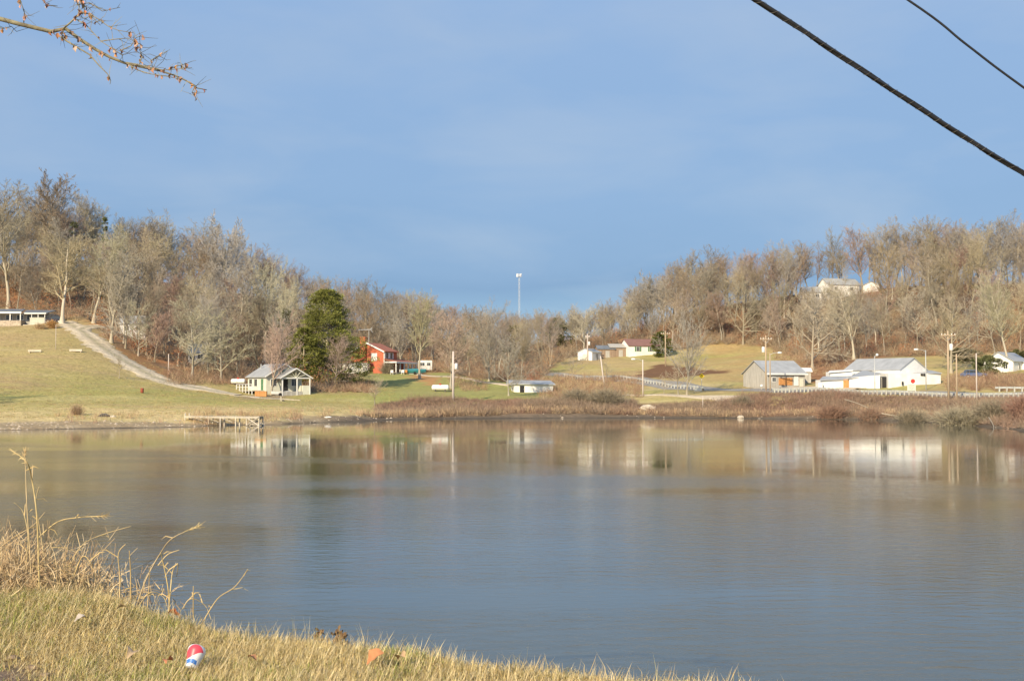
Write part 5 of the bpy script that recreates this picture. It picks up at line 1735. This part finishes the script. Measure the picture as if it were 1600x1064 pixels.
nB = 250000
xs, ys_ = region(nB, 92)
gm = sm(.5 * wob(xs, ys_, .35, 31) + .35 * wob(xs, ys_, .1, 32) + .28 + .5 * np.exp(-np.hypot((xs + 3.0) / .7, (ys_ - 8) / .8)))
dr_ = sm(1.4 - np.hypot((xs + 2.95) / .5, (ys_ - 7.1) / .42) + .3 * wob(xs, ys_, .2, 24))
keep = rg_.random(nB) > dr_ * .93
xs, ys_, gm = xs[keep], ys_[keep], gm[keep]; nB = len(xs)
strw = np.array([(.64, .51, .26), (.55, .43, .20), (.70, .58, .33), (.45, .34, .17), (.58, .40, .21)])[rg_.integers(0, 5, nB)]
gcol = np.array([(.36, .38, .11), (.28, .33, .09), (.43, .42, .15)])[rg_.integers(0, 3, nB)]
isg = (rg_.random(nB) < gm * .85)[:, None]
bc_ = np.where(isg, gcol, strw) * np.array([1.14, 1.18, 1.05]) * rg_.uniform(.75, 1.25, (nB, 1))
tuft = .75 + .4 * wob(xs, ys_, .12, 33)
v, f, c = blades(nB, xs, ys_, .025, .085, .0016, bc_, 93, lean=1.3)
o = mesh_np('bank_grass', v, f, M['blade'], cols=c)
tag(o, 'yellow and green winter grass covering the near bank', 'grass', kind='stuff')
nT = 70000
xs, ys_ = region(nT, 96)
dr_ = sm(1.4 - np.hypot((xs + 2.95) / .5, (ys_ - 7.1) / .42) + .3 * wob(xs, ys_, .2, 24))
kk_ = rg_.random(nT) > dr_ * .9; xs, ys_ = xs[kk_], ys_[kk_]; nT = len(xs)
v, f, c = blades(nT, xs, ys_, .05, .14, .0015, np.array([(.70, .57, .31), (.62, .50, .27), (.76, .64, .38), (.50, .38, .2)])[rg_.integers(0, 4, nT)] * rg_.uniform(.8, 1.15, (nT, 1)), 97, lean=3.2)
v[:, 2] += np.repeat(rg_.uniform(.005, .045, nT), 5)
o = mesh_np('lying_straw', v, f, M['blade'], cols=c)
tag(o, 'flattened dead straw lying through the grass of the near bank', 'straw', kind='stuff')
# taller straws standing up along the crest
nS = 1500
xs = rg_.uniform(-5.5, 2.0, nS); ys_ = crest_y(xs) + rg_.uniform(-.35, .25, nS)
cl = wob(xs, ys_, .16, 34) > .1
xs, ys_ = xs[cl], ys_[cl]; nS = len(xs)
v, f, c = blades(nS, xs, ys_, .06, .22, .0017, np.array([(.66, .55, .32), (.56, .46, .24), (.50, .46, .2)])[rg_.integers(0, 3, nS)], 94, lean=.4)
o = mesh_np('crest_straws', v, f, M['blade'], cols=c)
tag(o, 'taller pale straws along the crest of the near bank', 'grass', kind='stuff')


def at_bank(px, py):
    p1 = P(px, py, 1.0); Y = np.arange(5, 14, .02)
    z = EYE + (p1.z - EYE) * Y
    b_ = np.nonzero(bank_z(p1.x * Y, Y) >= z)[0]
    y = Y[b_[0]] if len(b_) else float(crest_y(p1.x * 9))
    x = p1.x * y
    return Vector((x, y, float(bank_z(x, y))))


# tangled mass of dead weeds at the left
N = 1500
px_ = rg_.uniform(-60, 165, N)
q_l = []
for i in range(N):
    x = (px_[i] - CX) / F * 10.2
    y = 10.2 + rg_.uniform(-.5, .9); x = (px_[i] - CX) / F * y
    q_l.append((x, y, float(bank_z(x, y))))
q_l = np.array(q_l)
hcap = np.interp(px_, [-60, 0, 60, 110, 165], [.62, .55, .5, .36, .12])
o = sprays('dead_weeds', q_l, hcap * rg_.uniform(.35, 1.1, N), 5, .5, .0036, pal(N, [(.60, .46, .26), (.52, .38, .21), (.66, .52, .32), (.36, .25, .15), (.45, .32, .18)]), seed=95, seg=4, bend=.38, up=.8)
tag(o, 'tangled straw coloured dead weeds at the left end of the near bank', 'weeds', kind='stuff')

# single tall stalks, traced as pixel polylines at the depth of their root
STK = [
    ([(62, 925), (60, 860), (57, 800), (50, 750), (42, 722), (22, 706)], .0075, 'tallest dead stalk, bending left at the top of the left weeds', 1),
    ([(50, 920), (46, 850), (42, 790), (40, 735), (39, 708)], .006, 'straight thin stalk standing beside the tallest one', 1),
    ([(75, 918), (66, 850), (58, 800), (56, 780), (61, 760)], .006, 'kinked stalk with a leaf low beside the tallest ones', 0),
    ([(40, 880), (44, 840), (36, 800), (22, 785)], .005, 'short stalk with drooping dark tip in the left weeds', 0),
    ([(60, 830), (90, 815), (125, 808), (163, 806)], .0055, 'feathery stem leaning far right from the left weeds', 1),
    ([(108, 872), (130, 850), (160, 835), (204, 822)], .004, 'thin stem arching right low over the water', 0),
    ([(-5, 850), (20, 840), (50, 822), (70, 800)], .0045, 'pale stem crossing the left weeds at the frame edge', 0),
    ([(90, 920), (88, 880), (78, 850), (60, 835)], .0045, 'bent stem in the right half of the left weeds', 0),
    ([(187, 936), (187, 900), (185, 865), (196, 850)], .0065, 'broken upright stalk, first right of the weeds', 0),
    ([(204, 938), (204, 895), (202, 860)], .0065, 'straight blunt stalk, second right of the weeds', 0),
    ([(212, 940), (228, 905), (250, 865), (270, 840), (309, 823)], .0055, 'long arching stalk with a golden tip over the water', 1),
    ([(247, 872), (262, 866), (280, 859)], .0055, 'short side stem crossing the long arching stalk', 0),
    ([(266, 945), (262, 915), (255, 880), (251, 862)], .0055, 'upright stalk under the long arching one', 0),
    ([(263, 950), (267, 915), (270, 892), (278, 880), (276, 900)], .0055, 'stalk with curled brown seed pods', 0),
    ([(230, 942), (233, 910), (233, 885)], .004, 'thin short stalk between the arching stalks', 0),
    ([(302, 955), (302, 915)], .0045, 'short straight stalk right of the seed pod stalk', 0),
    ([(318, 958), (340, 935), (365, 918), (380, 900), (387, 889)], .004, 'single curved stem rising right over open water', 0),
    ([(215, 938), (235, 925), (255, 932), (262, 950)], .004, 'stem bent into a low arch beside the stalks', 0),
    ([(285, 940), (298, 935), (320, 945), (330, 968)], .004, 'drooping bent straw near the curved stem', 0),
    ([(110, 905), (128, 870), (142, 880), (150, 905)], .004, 'arched bent stem at the right side of the left weeds', 0),
    ([(95, 880), (120, 900), (160, 925), (185, 935)], .0045, 'stem fallen down the bank right of the weeds', 0),
]
for pts, r_, lab, feather in STK:
    root = at_bank(pts[0][0], min(pts[0][1] + 6, 1060))
    D = root.y if 7 < root.y < 12 else 10.0
    rd_ = random.Random(int(pts[0][0] * 7))
    w_pts = [P(px, py, D + (i * rd_.uniform(-.05, .05))) for i, (px, py) in enumerate(pts)]
    w_pts[0].z -= .05
    b0 = w_pts[0].copy()
    w_pts = [p - b0 for p in w_pts]
    # smooth
    sp_ = []
    for i in range(len(w_pts) - 1):
        q0, q1, q2, q3 = w_pts[max(i - 1, 0)], w_pts[i], w_pts[i + 1], w_pts[min(i + 2, len(w_pts) - 1)]
        for j in range(5):
            t_ = j / 5
            sp_.append(.5 * ((2 * q1) + (q2 - q0) * t_ + (2 * q0 - 5 * q1 + 4 * q2 - q3) * t_ ** 2 + (3 * q1 - q0 - 3 * q2 + q3) * t_ ** 3))
    sp_.append(w_pts[-1])
    o_ = thing('dry_stalk', lab, 'dead stalk', b0)
    MB().tube(sp_, [r_ * (1 - .6 * i / len(sp_)) for i in range(len(sp_))], 5).build('stem', 'straw', o_, True)
    for i in range(3, len(sp_) - 2, 6):
        p = sp_[i]; dd = Vector((rd_.uniform(-1, 1), rd_.uniform(-.6, .6), rd_.uniform(-.3, .9))).normalized() * rd_.uniform(.05, .16)
        sd = Vector((-dd.z, 0, dd.x)).normalized() * .003
        mid = p + dd * .6 + Vector((0, 0, .01)); end = p + dd + Vector((0, 0, -.02))
        MB().add([p - sd, p + sd, mid + sd * 1.1, mid - sd * 1.1, end], [(0, 1, 2, 3), (3, 2, 4)]).build('withered_leaf', 'straw', o_)
    if feather:
        hd = MB()
        for k in range(26):
            i = len(sp_) - 1 - int(abs(rd_.gauss(0, 2.2)))
            p = sp_[max(i, 0)]; d = (sp_[-1] - sp_[-3]).normalized() * 1.6 + Vector((rd_.gauss(0, .5), rd_.gauss(0, .5), rd_.gauss(0, .5)))
            e_ = p + d.normalized() * rd_.uniform(.02, .07)
            hd.tube([p, e_], [.0022, .001], 3, cap=False)
        tag(hd.build('seed_head', 'straw', o_), kind='stuff')

# brown seed-head plant on the crest
root = at_bank(516, 1001)
sp_o = thing('seedhead_plant', 'dried brown seed head plant on the crest of the near bank', 'plant', root + Vector((0, 0, .03)))
sp_o.scale = (1.45,) * 3
print('seed plant', tuple(root), to_px(*root))
rd_ = random.Random(4)
for k in range(13):
    a = rd_.uniform(-1, 1); h_ = rd_.uniform(.06, .15)
    p1 = Vector((a * .07 + rd_.uniform(-.01, .01), rd_.uniform(-.02, .02), h_ * (1 - .35 * abs(a))))
    MB().tube([(0, 0, -.02), (p1.x * .4, p1.y, p1.z * .6), p1], [.004, .003, .002], 5).build('stem', 'straw_dark', sp_o)
    hd = MB()
    for j in range(10):
        d = Vector((rd_.gauss(a * .4, .5), rd_.gauss(0, .5), rd_.uniform(.2, 1))).normalized() * rd_.uniform(.014, .034)
        s_ = Vector((-d.z, 0, d.x)).normalized() * .007
        q = p1 + Vector((rd_.gauss(0, .006), rd_.gauss(0, .006), rd_.gauss(0, .01)))
        hd.add([q, q + d * .5 + s_, q + d, q + d * .5 - s_], [(0, 1, 2, 3)])
    tag(hd.build('seed_head', 'straw_dark', sp_o), kind='stuff')


# fallen leaves and scraps in the grass
def curled_leaf_mesh(seed, L=.07):
    r = random.Random(seed)
    vs, fs = [], []
    n_ = 7
    for i in range(n_):
        t_ = i / (n_ - 1); w = math.sin(math.pi * min(t_ * .93 + .04, 1)) * L * .36 * (1 + .25 * math.sin(t_ * 14 + seed))
        x = (t_ - .5) * L; z = .35 * L * math.sin(t_ * 2.4 + r.uniform(-.2, .2))
        for s, k in ((-1, 1), (0, 0), (1, 1)): vs.append((x, s * w, z + k * w * .7))
    for i in range(n_ - 1):
        for j in (0, 1): fs.append((i * 3 + j, i * 3 + j + 1, i * 3 + 4 + j, i * 3 + 3 + j))
    me = bpy.data.meshes.new('leaf'); me.from_pydata(vs, [], fs); me.update()
    me.polygons.foreach_set('use_smooth', np.ones(len(fs), dtype=bool))
    return me


def leaf_mat(nm, c): return mat(nm, c, .8, var=.25, scale=25)


LM = [curled_leaf_mesh(i) for i in range(4)]
for k, (px, py, sz, c, lab) in enumerate(((272, 967, 1.9, (.62, .17, .08), 'bright orange red fallen leaf near the crest of the near bank'),
                                          (205, 1043, 1.6, (.50, .36, .22), 'pale tan curled leaf left of the cup'),
                                          (128, 986, 1.4, (.50, .43, .36), 'pale grey dead leaf in the left part of the near grass'),
                                          (588, 1050, 1.9, (.50, .22, .10), 'large rusty brown leaf at the bottom of the near bank'),
                                          (268, 1054, 1.3, (.50, .20, .10), 'small reddish leaf just left of the cup'),
                                          (194, 968, 1.3, (.55, .42, .25), 'tan leaf left of the orange red one'),
                                          (395, 1049, 1.1, (.45, .22, .11), 'small brown leaf right of the cup'),
                                          (629, 1050, 1.5, (.50, .33, .18), 'dull tan leaf right of the large rusty one'),
                                          (378, 996, 1.0, (.62, .55, .46), 'tiny whitish leaf on the grass above the cup'))):
    q = at_bank(px, py)
    me = LM[k % 4].copy(); me.materials.append(leaf_mat('leaf_colour', c))
    o_ = bpy.data.objects.new('fallen_leaf', me); COL.objects.link(o_)
    o_.location = q + Vector((0, -.03, .068)); o_.scale = (sz * .8,) * 3
    o_.rotation_euler = (random.uniform(.1, .5), random.uniform(-.4, .4), random.uniform(0, 6))
    tag(o_, lab, 'leaf')

# paper cup lying in the grass, wide end up, red / white / blue wave
q = at_bank(300, 1050)
cup = thing('paper_cup', 'red, white and blue paper soda cup lying tilted in the near grass', 'cup', q + Vector((0, -.03, .03)))
cup.scale = (1.04,) * 3
cup.rotation_euler = (math.radians(-30), math.radians(13), math.radians(0))
cm = bpy.data.materials.new('cup_print'); cm.use_nodes = True
n, l = cm.node_tree.nodes, cm.node_tree.links
b = n['Principled BSDF']; b.inputs['Roughness'].default_value = .4
t = n.new('ShaderNodeTexCoord'); sx = n.new('ShaderNodeSeparateXYZ'); l.new(t.outputs['Object'], sx.inputs[0])


def mth(op, a, b_=None, c_=None):
    m_ = n.new('ShaderNodeMath'); m_.operation = op
    for i, v_ in enumerate((a, b_, c_)):
        if v_ is None: continue
        if isinstance(v_, (int, float)): m_.inputs[i].default_value = v_
        else: l.new(v_, m_.inputs[i])
    return m_.outputs[0]


X_, Z_ = sx.outputs['X'], sx.outputs['Z']
# s-curve: height of the red field's lower edge over x
wave = mth('MULTIPLY_ADD', mth('SINE', mth('MULTIPLY', X_, 42)), .013, mth('MULTIPLY_ADD', X_, .32, .062))
is_red = mth('GREATER_THAN', Z_, wave)
rimw = mth('LESS_THAN', mth('ADD', mth('POWER', mth('MULTIPLY', X_, 1 / .046), 2), mth('POWER', mth('MULTIPLY', mth('SUBTRACT', Z_, .073), 1 / .052), 2)), 1)
is_red = mth('MULTIPLY', is_red, rimw)
bl_top = mth('MULTIPLY_ADD', mth('MULTIPLY', X_, X_), -9, .043)
bl_bot = mth('MULTIPLY_ADD', mth('MULTIPLY', X_, X_), -9, .020)
is_blue = mth('MULTIPLY', mth('MULTIPLY', mth('LESS_THAN', Z_, bl_top), mth('GREATER_THAN', Z_, bl_bot)), mth('LESS_THAN', X_, .026))
m1 = n.new('ShaderNodeMix'); m1.data_type = 'RGBA'; l.new(is_red, m1.inputs['Factor']); m1.inputs['A'].default_value = (.78, .79, .78, 1); m1.inputs['B'].default_value = (.72, .07, .10, 1)
m2 = n.new('ShaderNodeMix'); m2.data_type = 'RGBA'; l.new(is_blue, m2.inputs['Factor']); l.new(m1.outputs['Result'], m2.inputs['A']); m2.inputs['B'].default_value = (.05, .20, .60, 1)
l.new(m2.outputs['Result'], b.inputs['Base Color'])
prof = [(.030, 0), (.032, .003), (.040, .05), (.046, .075), (.0495, .092), (.050, .102), (.047, .114), (.040, .123), (.028, .129), (.013, .132), (.003, .1325)]
MB().lathe(prof, 40).build('cup_body', cm, cup, True)

# small clods on the bare corner of the bank
for k, (px, py, s_) in enumerate(((50, 1048, .03), (20, 1030, .025), (70, 1058, .022))):
    o_ = MB().rock(s_, 60 + k, None, (1.3, 1, .7)).build('soil_clod', mat('clod', (.26, .19, .13), .95, var=.3, scale=30)); o_.location = at_bank(px, py) + Vector((0, 0, .01))
    tag(o_, 'small earth clod on the bare bottom left corner of the near bank', 'clod', 'earth clods on the bare corner')

# ------------------------------------------------------------------ overhanging branch (of a tree standing left of the frame)
DB = 9.0
tr_x, tr_y = -14.0, 4.0
otree = thing('overhanging_tree', 'branch with curled brown leaves reaching in at the top left', 'tree branch', (tr_x, tr_y, float(bank_z(tr_x, tr_y))))
org = Vector(otree.location)


def LB(px, py, dd=0.0): return P(px, py, DB + dd) - org


rt = random.Random(12)
MB().tube([(0, 0, -.3), (.05, 0, 2.0), (-.05, .05, 4.5), (.1, 0, 6.8), (0, .1, 8.0)], [.24, .19, .16, .12, .07], 12).build('trunk', 'lichen_bark', otree, True)
MAIN = [(-160, -30), (-70, 15), (0, 30), (30, 38), (80, 50), (102, 45), (125, 62), (150, 78), (172, 90), (195, 99), (225, 106), (250, 111), (275, 119), (292, 127), (308, 138), (323, 141)]
main_pts = [Vector((.1, 0, 5.2)), Vector((4.5, 2.6, 5.3))] + [LB(a, b2, .02 * i) for i, (a, b2) in enumerate(MAIN)]
rads = [.07, .045, .026] + list(np.linspace(.018, .003, len(MAIN) - 1))
MB().tube(main_pts, rads, 8).build('branch', 'lichen_bark', otree, True)
SUBS = [
    [(88, 54), (105, 65), (120, 74), (140, 86), (155, 103), (168, 116), (173, 126), (172, 132)],
    [(98, 46), (110, 36), (118, 28), (130, 20), (140, 22), (150, 33), (157, 40)],
    [(118, 30), (135, 40), (146, 52), (158, 65), (175, 76), (188, 80)],
    [(197, 98), (215, 101), (235, 106), (256, 110), (280, 108), (300, 106)],
    [(198, 99), (215, 110), (235, 116), (262, 120), (282, 124)],
    [(37, 36), (38, 20), (33, 5), (25, -10), (10, -30)],
    [(122, 26), (124, 8), (118, -8), (110, -30)],
    [(140, 22), (150, 28), (170, 42), (185, 48), (208, 52)],
    [(158, 65), (178, 62), (200, 60), (220, 70)],
    [(218, 100), (222, 88), (218, 78), (214, 70)],
    [(235, 96), (250, 86), (262, 80)],
    [(120, 8), (140, 5), (160, 18), (188, 12)],
    [(-20, 40), (5, 45), (18, 42), (26, 50)],
    [(100, 46), (96, 55), (103, 58)],
    [(175, 76), (190, 86), (200, 84)],
    [(60, -30), (66, 0), (72, 8), (90, 10)],
    [(132, 20), (130, 0), (136, -25)],
    [(292, 127), (305, 134), (300, 145), (306, 153)],
    [(262, 110), (275, 104), (292, 100)],
    [(188, 80), (205, 72), (212, 60), (222, 55)],
]
for i, sb2 in enumerate(SUBS):
    dd = rt.uniform(-.12, .12)
    ps = [LB(a, b2, .05 + dd * k / len(sb2)) for k, (a, b2) in enumerate(sb2)]
    r0 = .0075 if i < 2 else .0042
    MB().tube(ps, list(np.linspace(r0, .002, len(ps))), 5).build('twig', 'lichen_bark', otree, True)
    # finer twiglets
    tb = MB()
    for k in range(7):
        j = rt.randrange(1, len(ps)); p = ps[j - 1].lerp(ps[j], rt.random())
        d = Vector((rt.uniform(-.4, 1), rt.uniform(-.5, .5), rt.uniform(-.6, .7))).normalized()
        e1_ = p + d * rt.uniform(.03, .09); e2_ = e1_ + (d + Vector((rt.uniform(-.5, .5), 0, rt.uniform(-.5, .5)))).normalized() * rt.uniform(.03, .08)
        tb.tube([p, e1_, e2_], [.0022, .0018, .001], 3, cap=False)
    tag(tb.build('twiglet', 'lichen_bark', otree), kind='stuff')
for me in LM: me.materials.append(M['dry_leaf'])
for i in range(128):
    src = SUBS[rt.randrange(len(SUBS))] if rt.random() < .8 else MAIN[2:]
    k_ = rt.randrange(len(src) - 1); t_ = rt.random()
    a = src[k_][0] * (1 - t_) + src[k_ + 1][0] * t_; b2 = src[k_][1] * (1 - t_) + src[k_ + 1][1] * t_
    s_ = rt.uniform(.32, .72)
    o_ = bpy.data.objects.new('leaf', LM[i % 4]); COL.objects.link(o_); o_.parent = otree
    o_.location = LB(a + rt.uniform(-1, 1), b2 + 3.2 * s_ + rt.uniform(-1, 1.5), .05 + rt.uniform(-.05, .08))
    o_.scale = (s_, s_ * .8, s_)
    o_.rotation_euler = (rt.uniform(-.6, .6), math.pi / 2 + rt.uniform(-.5, .5), rt.uniform(0, 6.28))

# ------------------------------------------------------------------ overhead cables
def cat(pts, k=40):
    o_ = []
    for i in range(len(pts) - 1):
        q0, q1, q2, q3 = pts[max(i - 1, 0)], pts[i], pts[i + 1], pts[min(i + 2, len(pts) - 1)]
        for j in range(k):
            t_ = j / k
            o_.append(.5 * ((2 * q1) + (q2 - q0) * t_ + (2 * q0 - 5 * q1 + 4 * q2 - q3) * t_ ** 2 + (3 * q1 - q0 - 3 * q2 + q3) * t_ ** 3))
    o_.append(pts[-1]); return o_


D1 = 5.0
line = cat([P(px, py, D1 + (px - 1180) * .0006) for px, py in ((620, -355), (900, -178), (1182, 1), (1300, 79), (1400, 145), (1500, 210), (1602, 272), (1900, 440), (2600, 800))], 46)
b0 = line[0].copy()
cb = thing('power_cable', 'thick black twisted cable crossing the upper right sky', 'cable', b0)
for k, (r_, off) in enumerate(((.0092, .0015), (.0042, .0078), (.0042, .0078))):
    ps = []
    for i, p in enumerate(line):
        a = i * .05 + k * 2.094
        ps.append(p - b0 + Vector((.5, 0, .83)) * off * math.cos(a) + Vector((0, 1, 0)) * off * math.sin(a))
    MB().tube(ps, r_, 7).build('strand', 'cable', cb, True)
ps = []
for i in range(len(line) * 3 - 3):
    p = line[i // 3].lerp(line[i // 3 + 1], (i % 3) / 3); a = i * .33
    ps.append(p - b0 + Vector((.5, 0, .83)) * .0122 * math.cos(a) + Vector((0, 1, 0)) * .0122 * math.sin(a))
MB().tube(ps, .0006, 4, cap=False).build('lashing_wire', 'cable_tie', cb)
line = cat([P(px, py, 5.6) for px, py in ((900, -340), (1100, -205), (1418, 0), (1510, 70), (1602, 139), (1900, 350), (2500, 760))], 8)
b0 = line[0].copy()
o_ = MB().tube([p - b0 for p in line], .0052, 7).build('power_cable', 'cable', None, True)
o_.location = b0
tag(o_, 'thin black cable in the top right corner above the thick one', 'cable')

# prototypes never placed are removed
for k_, (r_o, used) in PROTO.items():
    if not used:
        for ch in list(r_o.children): bpy.data.objects.remove(ch)
        bpy.data.objects.remove(r_o)
print('wood trees', count_w)
